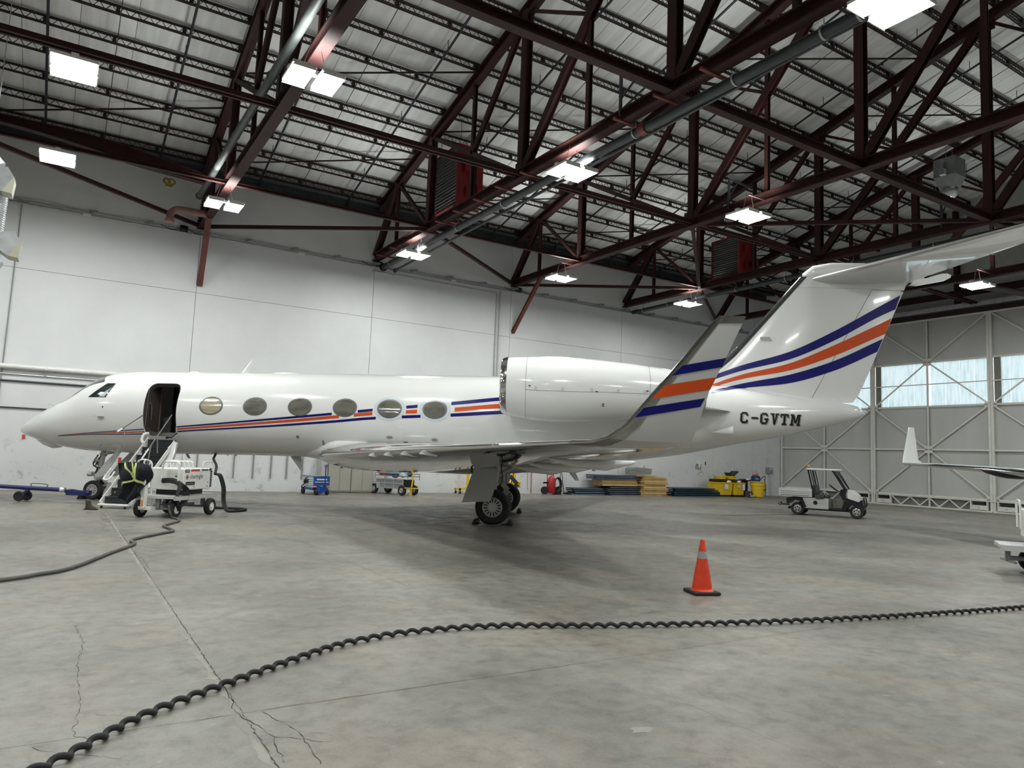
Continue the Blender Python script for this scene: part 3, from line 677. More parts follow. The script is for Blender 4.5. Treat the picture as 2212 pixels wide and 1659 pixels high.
# airfoil loft
def yt(x): return 5*(.2969*math.sqrt(x)-.126*x-.3516*x*x+.2843*x**3-.1036*x**4)
def foil(secs, x0=0., x1=1., n_=14, off=0., mb=None):
    mb = mb or MB(); rg = []
    for le, te, nr, tc in secs:
        le = Vector(le); te = Vector(te); c_ = te-le; nr = Vector(nr).normalized(); ln = c_.length; r = []
        xs_ = [x0+(x1-x0)*(1-math.cos(PI/2*k/n_)) for k in range(n_+1)]
        for x in reversed(xs_): r.append(le+c_*x+nr*(yt(x)*tc*ln+off)-(c_.normalized()*off if x < .004 else Vector()))
        for x in xs_[1:]: r.append(le+c_*x-nr*(yt(x)*tc*ln+off))
        rg.append(r)
    return mb.rings(rg)
def wing_secs(sg):                                          # sg -1 port, +1 starboard
    LE = lambda l: -4.7+(l-1.2)*.668; TE = lambda l: 1.3+(l-1.2)*.205
    out = []
    for l, tc in ((.7, .128), (1.25, .124), (2.4, .119), (4.5, .106), (8, .072), (10.8, .062)):
        z = 1.575+.035*(l-1.2); out.append(((LE(l), sg*l, z), (TE(l), sg*l, z-.05+.004*l), (0, 0, 1), tc))
    def w(l, ls, lz, ts, tz, ny): return ((ls, sg*l, lz), (ts, sg*l, tz), (0, -sg*ny, 1-ny), .06)
    out += [w(11.15, 1.98, 1.925, 3.22, 1.905, .12), w(11.36, 2.18, 1.985, 3.20, 1.945, .5), w(11.44, 2.40, 2.15, 3.24, 2.10, .82), w(11.55, 2.74, 2.585, 3.37, 2.56, .9), w(11.75, 3.36, 3.36, 3.71, 3.37, .93), w(11.765, 3.44, 3.45, 3.745, 3.45, .93)]
    return out
for sg, nm in ((-1, 'port'), (1, 'starboard')):
    ws = wing_secs(sg)
    wg = foil(ws[:6]+ws[6:7]).build('wing', POLISH if sg < 0 else POLISH, jet, smooth='all', label=None)
    wl_ = wl_any = foil(ws[6:]).build('winglet', JETG, jet, smooth=True, label='light grey winglet with stripes and chrome edge' if sg < 0 else None)  # shade on the winglet face is put into its grey
    foil(ws[:6], 0, .065, 5, .005).build('leading_edge', CHROME, wg, smooth=True)
    foil(ws[5:], 0, .20, 6, .005).build('leading_edge', CHROMED, wl_, smooth=True)
    foil(ws[-2:], 0, 1, 8, .006).build('tip_cap', CHROMED, wl_, smooth=True)
    if sg < 0: wl_port = wl_
    # fences and vortex generators under the leading edge
    for l in (4.3, 5.1, 5.9, 6.7):
        x = -4.7+(l-1.2)*.668; z = 1.555+.037*(l-1.2)
        MB().prism([(0, 0), (.34, -.03), (.3, -.09), (-.04, -.05)], (x+.02, sg*l, z-.03), (1, 0, 0), (0, 0, 1), .06).build('vortex_fence', JET, wg)
    for l in (2.9, 5.2, 7.6):
        mb = MB(); x = 1.3+(l-1.2)*.205; z = 1.40+.045*(l-1.2)
        mb.rings([[(x+a, sg*l+r*math.cos(2*PI*k/8), z+b_+r*1.2*math.sin(2*PI*k/8)) for k in range(8)] for a, b_, r in ((-1.2, .0, .01), (-.8, -.07, .06), (-.2, -.08, .08), (.25, -.02, .03), (.33, 0, .005))])
        mb.build('flap_fairing', JET, wg, smooth='all')
# stripes on the outer face of the port winglet
def wlf(s, z):
    ws = wing_secs(-1)[7:]; ws = ws
    for a, b_ in zip(ws[:-1], ws[1:]):
        za, zb = (a[0][2]+a[1][2])/2, (b_[0][2]+b_[1][2])/2
        if z <= zb or b_ is ws[-1]:
            t = (z-za)/(zb-za); l = abs(a[0][1])*(1-t)+abs(b_[0][1])*t
            ls = a[0][0]*(1-t)+b_[0][0]*t; ts = a[1][0]*(1-t)+b_[1][0]*t; c_ = max(.05, ts-ls); x = max(0.001, min(1, (s-ls)/c_))
            return Vector((s, -l-yt(x)*.06*c_-.006, z))
for c4, col in (([(2.915, 2.735), (3.495, 2.855), (3.55, 2.965), (3.035, 2.86)], BLUE), ([(2.685, 2.455), (3.375, 2.585), (3.44, 2.735), (2.835, 2.62)], ORANGE), ([(2.50, 2.225), (3.275, 2.38), (3.325, 2.485), (2.60, 2.345)], BLUE)):
    quadpatch(MB(), c4, 0, 10, 3, f=wlf).build('winglet_stripe', col, wl_port if 'wl_port' in globals() else jet)
# vertical fin, rudder and tailplane
FS = [(3.25, 4.5, 9.35), (3.75, 5.1, 9.72), (4.05, 5.5, 9.86), (4.35, 5.82, 9.99), (4.69, 6.19, 10.13), (5.5, 6.88, 10.47), (6.3, 7.555, 10.80), (6.68, 7.88, 10.96), (7.0, 8.15, 11.09)]
def fin_at(z):
    z = max(3.25, min(7.0, z))
    return hermite([(a, b_) for a, b_, _ in FS], z), hermite([(a, c_) for a, _, c_ in FS], z)
def hinge(z): return 8.48+(z-3.69)*.5351
def fsec(z, x0=None, x1=None):
    le, te = fin_at(z); return ((le, 0, z), (te, 0, z), (0, 1, 0), .085)
def fin_y(s, z):
    le, te = fin_at(z); x = max(.0005, min(1, (s-le)/(te-le))); yf = yt(x)*.085*(te-le)
    t, b_, w = sec(min(9.88, s)); zc = (t+b_)/2; h = (t-b_)/2
    yb = w*math.sqrt(max(0, 1-((z-zc)/h)**2)) if abs(z-zc) < h else 0
    return max(yf, yb)
def loft_partial(zs, xa, xb, name, m_, off=0., n_=10, parent=None):
    mb = MB(); rg = []
    for z in zs:
        le, te = fin_at(z); a, b_ = xa(z), xb(z); r = []
        pts = [a+(b_-a)*(1-math.cos(PI/2*k/n_)) if a <= le+.01 else a+(b_-a)*k/n_ for k in range(n_+1)]
        def Y(s): x = max(0, min(1, (s-le)/(te-le))); return yt(x)*.085*(te-le)+off
        r = [Vector((s, -Y(s), z)) for s in reversed(pts)]+[Vector((s, Y(s), z)) for s in pts]
        rg.append(r)
    mb.rings(rg); return mb.build(name, m_, parent or jet, smooth=True)
zf = [3.25, 3.5, 3.75, 4.05, 4.35, 4.69, 5.1, 5.5, 5.9, 6.3, 6.68]
fin = loft_partial(zf, lambda z: fin_at(z)[0], lambda z: hinge(z)-.012, 'vertical_fin', JET)
loft_partial([6.685, 7.0], lambda z: fin_at(z)[0], lambda z: fin_at(z)[1], 'fin_top', JET)
loft_partial([z for z in [3.52, 3.75, 4.05, 4.35, 4.69, 5.1, 5.5, 5.9, 6.3, 6.655]], lambda z: hinge(z)+.006, lambda z: fin_at(z)[1], 'rudder', JET)
loft_partial([4.35, 4.69, 5.5, 6.3, 7.0], lambda z: fin_at(z)[0]-.004, lambda z: fin_at(z)[0]+.17, 'leading_edge', mat('dark_deicer', (.10, .10, .10), .12, .6, coat=1, nz=.2), .006, 6, fin)
MB().prism([(0, 0), (.30, 0), (.22, .11), (-.05, .11)], (7.05, -.16, 5.15), (1, 0, 0), (0, -.35, .9), .008).build('intake_scoop', JETG, fin)
def finquad(c4, col, nm='fin_stripe'):
    quadpatch(MB(), c4, 0, 14, 3, f=lambda s, z: Vector((s, -fin_y(s, z)-.006, z))).build(nm, col, fin)
def finstripe(top, bot, col):
    mb = MB(); s0, s1 = top[0][0], max(top[-1][0], bot[-1][0]); n_ = 26
    for k in range(n_+1):
        u = k/n_; a = top[0][0]+(top[-1][0]-top[0][0])*u; b_ = bot[0][0]+(bot[-1][0]-bot[0][0])*u; za, zb = hermite(top, a), hermite(bot, b_)
        for j in range(4):
            t = j/3; s, z = a*(1-t)+b_*t, za*(1-t)+zb*t; mb.v.append((s, -fin_y(s, z)-.006, z))
    mb.f = [(k*4+j, k*4+j+1, k*4+j+5, k*4+j+4) for k in range(n_) for j in range(3)]
    mb.build('fin_stripe', col, jet)
finstripe([(5.75, 4.14), (6.52, 4.44), (7.77, 4.84), (9.01, 5.46), (10.26, 6.2), (10.86, 6.55)], [(5.75, 4.02), (6.52, 4.29), (7.77, 4.63), (9.01, 5.20), (10.26, 5.92), (10.72, 6.15)], BLUE)
finstripe([(5.6, 3.84), (6.52, 4.18), (7.77, 4.52), (9.01, 5.07), (10.26, 5.71), (10.62, 5.90)], [(5.6, 3.77), (6.52, 4.06), (7.77, 4.33), (9.01, 4.78), (10.26, 5.37), (10.45, 5.46)], ORANGE)
finstripe([(5.6, 3.66), (6.52, 3.93), (7.77, 4.21), (9.01, 4.64), (10.26, 5.26), (10.38, 5.32)], [(5.6, 3.59), (6.52, 3.80), (7.77, 3.98), (9.01, 4.37), (10.2, 4.94), (10.22, 4.95)], BLUE)
# bullet fairing over the fin and the tailplane
mb = MB(); BF = [(8.22, 7.10, 6.98, .02), (8.5, 7.33, 6.97, .12), (9.0, 7.43, 6.95, .17), (9.9, 7.44, 6.93, .17), (10.6, 7.33, 6.92, .13), (11.15, 7.16, 6.90, .08), (11.5, 7.1, 6.92, .03)]
mb.rings([[(s, w*math.sin(2*PI*k/16), (t+b_)/2+(t-b_)/2*math.cos(2*PI*k/16)) for k in range(16)] for s, t, b_, w in BF]); mb.build('tail_fairing', JET, jet, smooth='all')
for sg in (-1, 1):
    tl = foil([((8.40, 0, 6.93), (11.12, 0, 6.93), (0, 0, 1), .09), ((11.42, sg*5.3, 6.98), (12.35, sg*5.3, 6.98), (0, 0, 1), .09)][:2]).build('tailplane', JET, jet, smooth='all')
    foil([((8.40, 0, 6.93), (11.12, 0, 6.93), (0, 0, 1), .09), ((11.42, sg*5.3, 6.98), (12.35, sg*5.3, 6.98), (0, 0, 1), .09)], 0, .05, 5, .005).build('leading_edge', BRUSH, tl, smooth=True)
    for l in (1.6, 2.9, 4.0): MB().box((11.0+l*.23, sg*l, 6.93-.035), (.12, .03, .02)).build('hinge_bracket', GREYP, tl)
MB().prism([(11.10, 6.84), (11.3, 6.83), (12.05, 6.99), (12.18, 7.06), (12.2, 7.13), (12.1, 7.18), (11.95, 7.17), (11.2, 6.93)], (0, .06, 0), (1, 0, 0), (0, 0, 1), .12).build('tail_cone_fairing', JET, jet)
# tail cone lamp and details near the registration
MB().lathe([(.055, 0), (.05, .05), (.02, .07)], (9.86, 0, 3.27), (1, 0, .1), 12).build('tail_light', mat('lamp_glass', (.6, .6, .62), .08, coat=1, nz=.05), jet)
mb = MB(); zc = 2.58; s0 = 5.55
mb.rings([[(s0+a, -(1.02-.02*a)-r*.8*math.sin(PI*k/8)+.04, zc+b_+r*math.cos(PI*k/8)*1.0) for k in range(9)] for a, b_, r in ((0, -.06, .01), (.2, -.03, .05), (.42, .0, .1), (.56, .03, .12))], closed=False)
mb.build('exhaust_scoop', JET, jet, smooth='all')
# rear engines on stub pylons
NR = [(.10, .615), (.06, .66), (.10, .70), (.2, .735), (.45, .775), (.9, .82), (1.4, .835), (2.0, .82), (2.6, .775), (3.4, .71), (4.2, .62), (4.85, .53)]
NZ = [(0, 3.50), (1.2, 3.435), (2.6, 3.44), (4.2, 3.42), (5.4, 3.38)]
for sg in (-1, 1):
    yc = sg*1.98; mb = MB()
    prof = [(s, r) for s, r in NR[3:]]
    mb.rings([[(s, yc+r*math.sin(2*PI*k/40), hermite(NZ, s)+r*math.cos(2*PI*k/40)) for k in range(40)] for s, r in prof], cap=False)
    na = mb.build('engine_nacelle', JET, jet, smooth='all')
    mb = MB(); mb.rings([[(s, yc+r*math.sin(2*PI*k/40), hermite(NZ, s)+r*math.cos(2*PI*k/40)) for k in range(40)] for s, r in ((.55, .54), (.3, .56), (.17, .60), (.085, .645), (.07, .67), (.10, .70), (.2, .737), (.235, .745))], cap=False)
    mb.build('intake_lip', CHROME, na, smooth='all')
    mb = MB().lathe([(.56, 0), (.2, .0), (.16, -.1), (.01, -.25)], (.52, yc, 3.47), (1, 0, 0), 24)
    for k in range(18):
        a = 2*PI*k/18; mb.box((.48, yc+.36*math.sin(a), 3.47+.36*math.cos(a)), (.05, .12, .34), Matrix.Rotation(-a, 3, 'X'))
    mb.build('fan', GREYP, na)
    mb = MB(); mb.rings([[(s, yc+r*math.sin(2*PI*k/32), 3.38+r*math.cos(2*PI*k/32)) for k in range(32)] for s, r in ((4.7, .50), (4.9, .49), (5.15, .43), (5.13, .41), (4.6, .41))], cap=False); mb.build('exhaust_nozzle', BRUSH, na, smooth=True)
    MB().lathe([(.4, 0), (.05, .02)], (4.7, yc, 3.38), (1, 0, 0), 20).build('exhaust_core', BLACK, na)
    foil([((1.2, sg*.9, 3.40), (6.1, sg*.85, 3.10), (0, 0, 1), .07), ((1.1, sg*1.6, 3.42), (5.75, sg*1.62, 3.08), (0, 0, 1), .07)]).build('pylon', JETG, jet, smooth='all')
    # panel lines, latches
    def npt(s, a, off=.003): r = hermite([(x, y) for x, y in NR[3:]], s)+off; return (s, yc+sg*r*math.sin(a), hermite(NZ, s)+r*math.cos(a))
    LN = mat('panel_line', (.20, .20, .20), .6, nz=.05)
    for s in (.72, 3.75, 4.6): MB().tube([npt(s, rad(a)) for a in range(10, 175, 8)], .0035, 4).build('panel_line', LN, na)
    MB().tube([npt(.72+k*.1, rad(98)) for k in range(31)], .0035, 4).build('panel_line', LN, na)
    for s in (.95, 1.6, 2.3, 2.95, 3.6): MB().tube([npt(s, rad(98)), npt(s, rad(92)), npt(s+.045, rad(92)), npt(s+.045, rad(98))], .003, 4).build('latch', LN, na)
    for s, a in ((.82, 91), (2.45, 97), (3.68, 92), (2.62, 120), (2.62, 124)): MB().box(npt(s, rad(a)), (.055, .02, .02)).build('vent_mark', BLACK, na)
# registration lettering on the port tail cone
GL = {'C': [(0, 1.5, 0, 6.5, 1.5), (1, 0, 5, 1.4, 0), (1, 6.6, 5, 8, 0), (4.3, 1, 5.6, 2.6, 0), (4.3, 5.4, 5.6, 7, 0), (.0, 1, 1.5, 7, 0)],
      '-': [(.5, 3.4, 5.5, 4.7, 0)],
      'G': [(.0, 1, 1.5, 7, 0), (1, 0, 5, 1.4, 0), (1, 6.6, 5, 8, 0), (4.3, 1, 5.7, 3.6, 0), (3.1, 3, 6.2, 4.2, 0), (4.3, 5.6, 5.6, 7, 0)],
      'T': [(2.3, 0, 3.9, 8, 0), (0, 6.6, 6.2, 8, 0), (0, 5.3, 1.1, 7, 0), (5.1, 5.3, 6.2, 7, 0), (1.3, 0, 4.9, 1.2, 0)]}
def glyph(ch):
    if ch in GL: return [[(a, b_), (c_, b_), (c_, d_), (a, d_)] for a, b_, c_, d_, _ in [g for g in GL[ch] if g[2] > g[0]]]
    if ch == 'V': return [[(.9, 8), (2.6, 0), (3.6, 0), (2.5, 8)], [(4.2, 8), (2.8, 0), (3.9, 0), (5.7, 8)], [(0, 6.9), (3.0, 6.9), (3.0, 8), (0, 8)], [(3.8, 6.9), (6.6, 6.9), (6.6, 8), (3.8, 8)]]
    if ch == 'M': return [[(.7, 0), (2.1, 0), (2.1, 8), (.7, 8)], [(5.9, 0), (7.3, 0), (7.3, 8), (5.9, 8)], [(1.2, 8), (3.4, 1.6), (4.5, 1.6), (2.7, 8)], [(5.3, 8), (3.5, 1.6), (4.6, 1.6), (6.8, 8)], [(0, 0), (2.9, 0), (2.9, 1.1), (0, 1.1)], [(5.1, 0), (8, 0), (8, 1.1), (5.1, 1.1)], [(0, 6.9), (1.5, 6.9), (1.5, 8), (0, 8)], [(6.5, 6.9), (8, 6.9), (8, 8), (6.5, 8)]]
def word(txt, s0, z0, sc, m_, off, nm, dx=0, dz=0):
    mb = MB(); x = 0
    for ch in txt:
        for q in glyph(ch): quadpatch(mb, [(s0+dx+(x+a)*sc, z0+dz+b_*sc) for a, b_ in q], off, 3, 3)
        x += {'V': 7.6, 'M': 9, '-': 7.2}.get(ch, 7.6)
    return mb.build(nm, m_, jet, label=None)
word('C-GVTM', 6.33, 2.815, .0365, SHADOWG, .004, 'registration_shadow', .03, -.022)
word('C-GVTM', 6.33, 2.815, .0365, BLACK, .008, 'registration_lettering')

# landing gear
def wheel(mb_t, mb_r, c, r, w, n_=28, rim=.55):
    mb_t.lathe([(r*rim, -w*.42), (r*.86, -w*.5), (r*.97, -w*.36), (r, -w*.12), (r, w*.12), (r*.97, w*.36), (r*.86, w*.5), (r*rim, w*.42)], c, (0, 1, 0), n_, cap=False)
    for sg in (-1, 1):
        mb_r.lathe([(r*rim*1.02, sg*w*.43), (r*rim*.93, sg*w*.46), (r*rim*.86, sg*w*.34), (r*.22, sg*w*.36), (r*.20, sg*w*.52), (r*.01, sg*w*.54)], c, (0, 1, 0), n_, cap=False)
DARKBAR = mat('dark_bar', (.16, .15, .145), .4, .4, nz=.15)
GM = mat('gear_white', (.50, .49, .46), .35, .3, nz=.15, nscale=10)
for sg in (-1, 1):
    ge = MB().tube([(0, sg*2.08, .43), (.0, sg*2.08, .95)], .065, 12).tube([(0, sg*2.08, .95), (.05, sg*2.05, 1.75)], .10, 12).tube([(0, sg*1.78, .43), (0, sg*2.38, .43)], .06, 10).tube([(.05, sg*2.05, 1.2), (.75, sg*1.9, 1.6)], .05, 8).beam((.12, sg*2.08, .55), (.34, sg*2.08, .86), .05, .12).beam((.34, sg*2.08, .86), (.10, sg*2.08, 1.1), .05, .12).build('main_landing_gear', GM, jet, smooth=True)
    for yy in (1.84, 2.34):
        tb, rb = MB(), MB(); wheel(tb, rb, (0, sg*yy, .435), .435, .235); tb.build('tire', RUBBER, ge, smooth=True); rb.build('wheel_rim', mat('rim_grey', (.55, .55, .53), .35, .5, nz=.1), ge, smooth=True)
        hb = MB()
        for k in range(15):
            a = 2*PI*k/15; f_ = -1
            for f_ in (-1, 1): hb.box((.165*math.sin(a), sg*yy+f_*.087, .435+.165*math.cos(a)), (.030, .012, .078), Matrix.Rotation(-a*-1, 3, 'Y'))
        for f_ in (-1, 1): hb.lathe([(.085, 0), (.085, .004), (.068, .004), (.068, 0)], (0, sg*yy+f_*.085, .435), (0, f_, 0), 20, cap=False)
        hb.build('rim_slots', BLACK, ge)
    MB().prism([(-.75, .53), (-.06, .585), (.0, .72), (.06, .95), (.10, 1.37), (-.46, 1.37), (-.54, 1.20)], (0, sg*2.5, 0), (1, 0, 0), (0, 0, 1), -.03*sg).build('gear_door', JETG, ge)
    MB().tube(curve([(.1, sg*2.2, 1.6), (.2, sg*2.22, 1.2), (.12, sg*2.2, .8), (.08, sg*2.2, .6)], 6), .013, 6).tube(curve([(-.5, sg*2.45, 1.52), (-.55, sg*2.4, 1.3), (-.42, sg*2.4, 1.2)], 5), .03, 6).build('brake_line', BLACK, ge)
ng = MB().tube([(-11.72, 0, .28), (-11.70, 0, .72)], .045, 12).tube([(-11.70, 0, .66), (-11.62, 0, 1.42)], .075, 12).tube([(-11.72, -.24, .28), (-11.72, .24, .28)], .035, 10).tube([(-11.66, -.1, 1.3), (-11.25, -.08, 1.38)], .03, 8).tube([(-11.66, .1, 1.3), (-11.25, .08, 1.38)], .03, 8)
ng.lathe([(.02, -.12), (.12, -.09), (.13, 0), (.12, .08), (.05, .11)], (-11.70, 0, .66), (0, 0, 1), 14).lathe([(.06, 0), (.07, .03), (.07, .12), (.05, .14)], (-11.84, -.1, .72), (-1, 0, 0), 10).lathe([(.06, 0), (.07, .03), (.07, .12), (.05, .14)], (-11.84, .1, .72), (-1, 0, 0), 10).beam((-11.58, 0, .6), (-11.42, 0, .45), .05, .07).beam((-11.42, 0, .45), (-11.66, 0, .32), .05, .07)
ng = ng.build('nose_landing_gear', GM, jet, smooth=True)
hs = MB()
for k in range(7):
    r_ = random.Random(k); a = r_.uniform(-.12, .12); hs.tube(curve([(-11.66+a, -.07*(1 if k % 2 else -1), 1.28), (-11.80+a*.6, -.1, 1.05-k*.02), (-11.62+a, -.12*(1 if k % 2 else -1), .9), (-11.72+a, -.05, .72)], 5), .011, 5)
hs.build('gear_hoses', BLACK, ng, smooth='all')
for yy in (-.165, .165):
    tb, rb = MB(), MB(); wheel(tb, rb, (-11.72, yy, .275), .275, .17, 24, .58); tb.build('tire', RUBBER, ng, smooth=True); rb.build('wheel_rim', GM, ng, smooth=True)
    hb = MB()
    for k in range(8):
        a = 2*PI*k/8+.2
        for f_ in (-1, 1): hb.lathe([(.014, 0), (.014, .006)], (-11.72+.10*math.sin(a), yy+f_*.061, .275+.10*math.cos(a)), (0, f_, 0), 8)
    hb.build('rim_slots', BLACK, ng)
MB().prism([(-11.02, 1.40), (-10.86, 1.40), (-11.30, .72), (-11.42, .66), (-11.60, .68), (-11.40, .98)], (0, -.32, 0), (1, 0, 0), (0, -.02, 1), .02).build('gear_door', JETG, ng)
MB().prism([(-11.02, 1.40), (-10.86, 1.40), (-11.30, .72), (-11.42, .66), (-11.60, .68), (-11.40, .98)], (0, .34, 0), (1, 0, 0), (0, .02, 1), .02).build('gear_door', JETG, ng)
MB().prism([(-.1, -.25), (.0, .05), (.12, .22), (.2, .16), (.12, -.05), (.06, -.25)], (-11.32, -.2, .30), (1, 0, 0), (0, 0, 1), .04).build('spray_guard', GM, ng)

# folded-out airstair and the door panel
sa = MB()
sa.beam((-9.60, -1.17, 1.80), (-9.93, -2.54, .12), .025, .12).beam((-8.84, -1.22, 1.74), (-9.17, -2.54, .12), .025, .10)
sa.rbox((-9.55, -2.56, .09), (.78, .20, .05), .012)
sa = sa.build('airstair', WHITE, jet)
for k in range(8):
    t = (k+.35)/8; y = -(1.14+t*1.38); z = 1.84-t*1.70; w = .68; x = -9.20-t*.33
    MB().bb((x-w/2, y-.11, z-.012), (x+w/2, y+.11, z+.012)).bb((x-w/2, y-.10, z-.215), (x+w/2, y-.07, z-.012)).build('stair_tread', CARPET, sa)
    if k in (1, 3, 6): MB().lathe([(.026, 0), (.02, .012)], (x-w/2+.1, y-.10, z-.10), (0, -1, 0), 10).build('step_light', BRUSH, sa)
for x in (-9.86, -9.24): MB().lathe([(.035, -.012), (.035, .012)], (x, -2.6, .036), (1, 0, 0), 12).beam((x, -2.58, .04), (x, -2.56, .09), .03, .02).build('caster', BLACK, sa)
MB().tube([(-9.84, -1.2, 2.42), (-9.94, -2.0, 1.98)], .017, 8).tube([(-9.92, -1.86, 2.06), (-9.72, -2.05, 1.52)], .013, 8).build('handrail', DARKBAR, sa, smooth=True)
MB().tube([(-9.93, -1.93, 2.02), (-9.955, -2.08, 1.935)], .023, 8).build('rail_grip', WHITE, sa)
MB().tube([(-9.0, -1.2, 2.47), (-9.22, -2.04, 1.30)], .017, 8).tube([(-9.12, -1.62, 1.90), (-8.92, -1.9, 1.42)], .013, 8).tube([(-9.16, -1.8, 1.64), (-9.02, -2.2, .95)], .013, 8).build('handrail', DARKBAR, sa, smooth=True)
MB().tube([(-9.18, -1.88, 1.52), (-9.23, -2.08, 1.25)], .021, 8).build('rail_grip', WHITE, sa)
MB().tube([(-9.93, -2.03, 1.5), (-9.95, -2.06, 1.15)], .008, 6).build('rail_chain', DUCT, sa)
# curved door shell leaning out at the aft side of the steps
mb = MB(); dn = 12
for k in range(dn+1):
    t = k/dn; a = rad(15+70*t); z = 1.72-1.22*t; y = -(1.30+.85*t-.16*math.sin(PI*t)); xx = -8.72-.22*t+.10*math.sin(PI*t)
    mb.v += [(xx, y-.02, z), (xx-.05, y-.03, z), (xx-.30, y+.06, z+.03), (xx-.30, y+.12, z+.03), (xx-.02, y+.05, z)]
mb.f = [(i*5+j, i*5+(j+1) % 5, (i+1)*5+(j+1) % 5, (i+1)*5+j) for i in range(dn) for j in range(5)]+[(0, 1, 2, 3, 4), tuple(dn*5+j for j in range(5))]
ds = mb.build('entry_door', JET, jet, smooth=True)
MB().tube([(-8.70-.22*t/8+.10*math.sin(PI*t/8), -(1.34+.85*t/8-.16*math.sin(PI*t/8)), 1.72-1.22*t/8) for t in range(9)], .022, 8).build('door_edge_seal', GREYP, ds, smooth='all')
MB().tube(curve([(-9.60, -1.2, 1.94), (-9.70, -1.26, 1.90), (-9.72, -1.32, 1.76), (-9.66, -1.34, 1.66)], 6), .04, 10).build('hinge_arm', WHITE, sa, smooth='all')
MB().tube(curve([(-10.0, -2.12, .98), (-10.08, -2.2, .80), (-10.06, -2.3, .70), (-9.94, -2.25, .72), (-9.9, -2.12, .9)], 6), .022, 8).build('stair_handle', WHITE, sa, smooth='all')
MB().tube([(-8.82, -1.2, 1.98), (-8.9, -1.32, 1.85), (-8.98, -1.33, 1.85)], .025, 8).lathe([(.035, 0), (.03, .04)], (-9.0, -1.33, 1.84), (-1, 0, 0), 10).build('hinge_arm', BLACK, sa)
# ---------------------------------------------------------------- ceiling lights
def fixture(x, y, z, top, label, rot=False, seen=True):
    t = thing('high_bay_light', label, 'ceiling light', (x, y, z), PI/2 if rot else 0, 'high bay hangar lights' if seen else 'high bay lights outside the view')
    t.scale = (.84, .84, .84); top = z+(top-z)/.84; BZq = z+(BZ-.1-z)/.84
    mb = MB().bb((-.62, -.50, .06), (-.07, .50, .13)).bb((.07, -.50, .06), (.62, .50, .13)).bb((-.62, -.08, .13), (.62, .08, .2))
    for sx in (-1, 1): mb.prism([(-.28, .0), (.28, 0), (.24, .07), (-.24, .07)], (sx*.345, -.52, 0), (1, 0, 0), (0, 0, 1), -.02).prism([(-.28, .0), (.28, 0), (.24, .07), (-.24, .07)], (sx*.345, .50, 0), (1, 0, 0), (0, 0, 1), -.02)
    mb.build('housing', WHITE, t)
    for sx in (-1, 1): MB().bb((sx*.345-.265, -.48, .02), (sx*.345+.265, .48, .055)).build('diffuser', LAMPW, t)
    mb = MB()
    for sx in (-1, 1): mb.tube([(sx*.3, 0, .2), (0 if rot else sx*.12, 0, top-z+.03)], .008, 5)
    mb.build('suspension_cable', STEELD, t)
    tk = min(TX, key=lambda q: abs(q-x))
    if .2 < abs(tk-x) < 2 and not rot: MB().beam((0, 0, top-z), ((tk-x)/.84, 0, BZq-z), .05, .05).build('support_arm', STEELD, t)
    up = bpy.data.lights.new('uplight', 'AREA'); up.shape = 'RECTANGLE'; up.size = 1.0; up.size_y = .8; up.energy = LAMP_W*ROOF_FILL; up.color = (.96, 1, .97); up.spread = rad(120)  # added upward fill that brightens the roof, not part of the fixture
    uo = None if rot else bpy.data.objects.new('uplight', up); 
    if uo: COL.objects.link(uo); uo.parent = t; uo.location = (0, 0, .23); uo.rotation_euler = (PI, 0, 0)
    li = bpy.data.lights.new('lamp', 'AREA'); li.shape = 'RECTANGLE'; li.size = 1.2; li.size_y = .95; li.energy = LAMP_W; li.color = (.96, 1, .97)
    lo = bpy.data.objects.new('lamp', li); COL.objects.link(lo); lo.parent = t; lo.location = (0, 0, .01)
    return t
LTS = [(-.36, 17.15, 9.30, 9.75, 'bright light at upper left, hung from the double strut', True), (-.66, 23.35, 9.42, 9.8, 'bright light at far left, low in front of the wall', True),
       (3.72, 13.95, 9.0, 9.7, 'bright twin light on the truss above the cabin windows, nearer of two', False), (3.72, 23.15, 9.0, 9.7, 'bright twin light at the wall end of the cockpit truss', False),
       (10.68, 24.5, 9.0, 9.7, 'bright twin light at the wall end of the piped truss', False), (10.64, 14.6, 9.0, 9.7, 'bright twin light under the thick pipe, centre of the roof', False),
       (16.93, 23.74, 9.0, 9.7, 'bright twin light near the wall above the engine exhaust', False), (24.19, 23.77, 9.0, 9.7, 'bright twin light just above the winglet tip', False),
       (16.76, 14.09, 9.0, 9.7, 'bright twin light on the truss left of the tail fin', False), (10.58, 6.12, 9.0, 9.7, 'largest bright light at the top right edge of the picture', False),
       (29.91, 14.02, 9.0, 9.7, 'bright light right of the tail fin by the hangar door header', False)]
for a in LTS: fixture(*a)
for x, y in [(3.7, 4.5), (-7, 17), (-7, 6), (-.4, 6), (-14, 12), (17, 4.5), (24.2, 4.5), (30.5, 4.5), (3.7, -6), (-7, -6), (11, -6), (18, -6), (25, -6), (31, -7), (-7, 24), (-18, 20), (-18, -4), (4, -18), (18, -18), (31, -18), (-10, -20)]:
    fixture(x, y, 9.0, 9.7, 'bright twin light in the part of the roof behind or beside the camera', False, False)

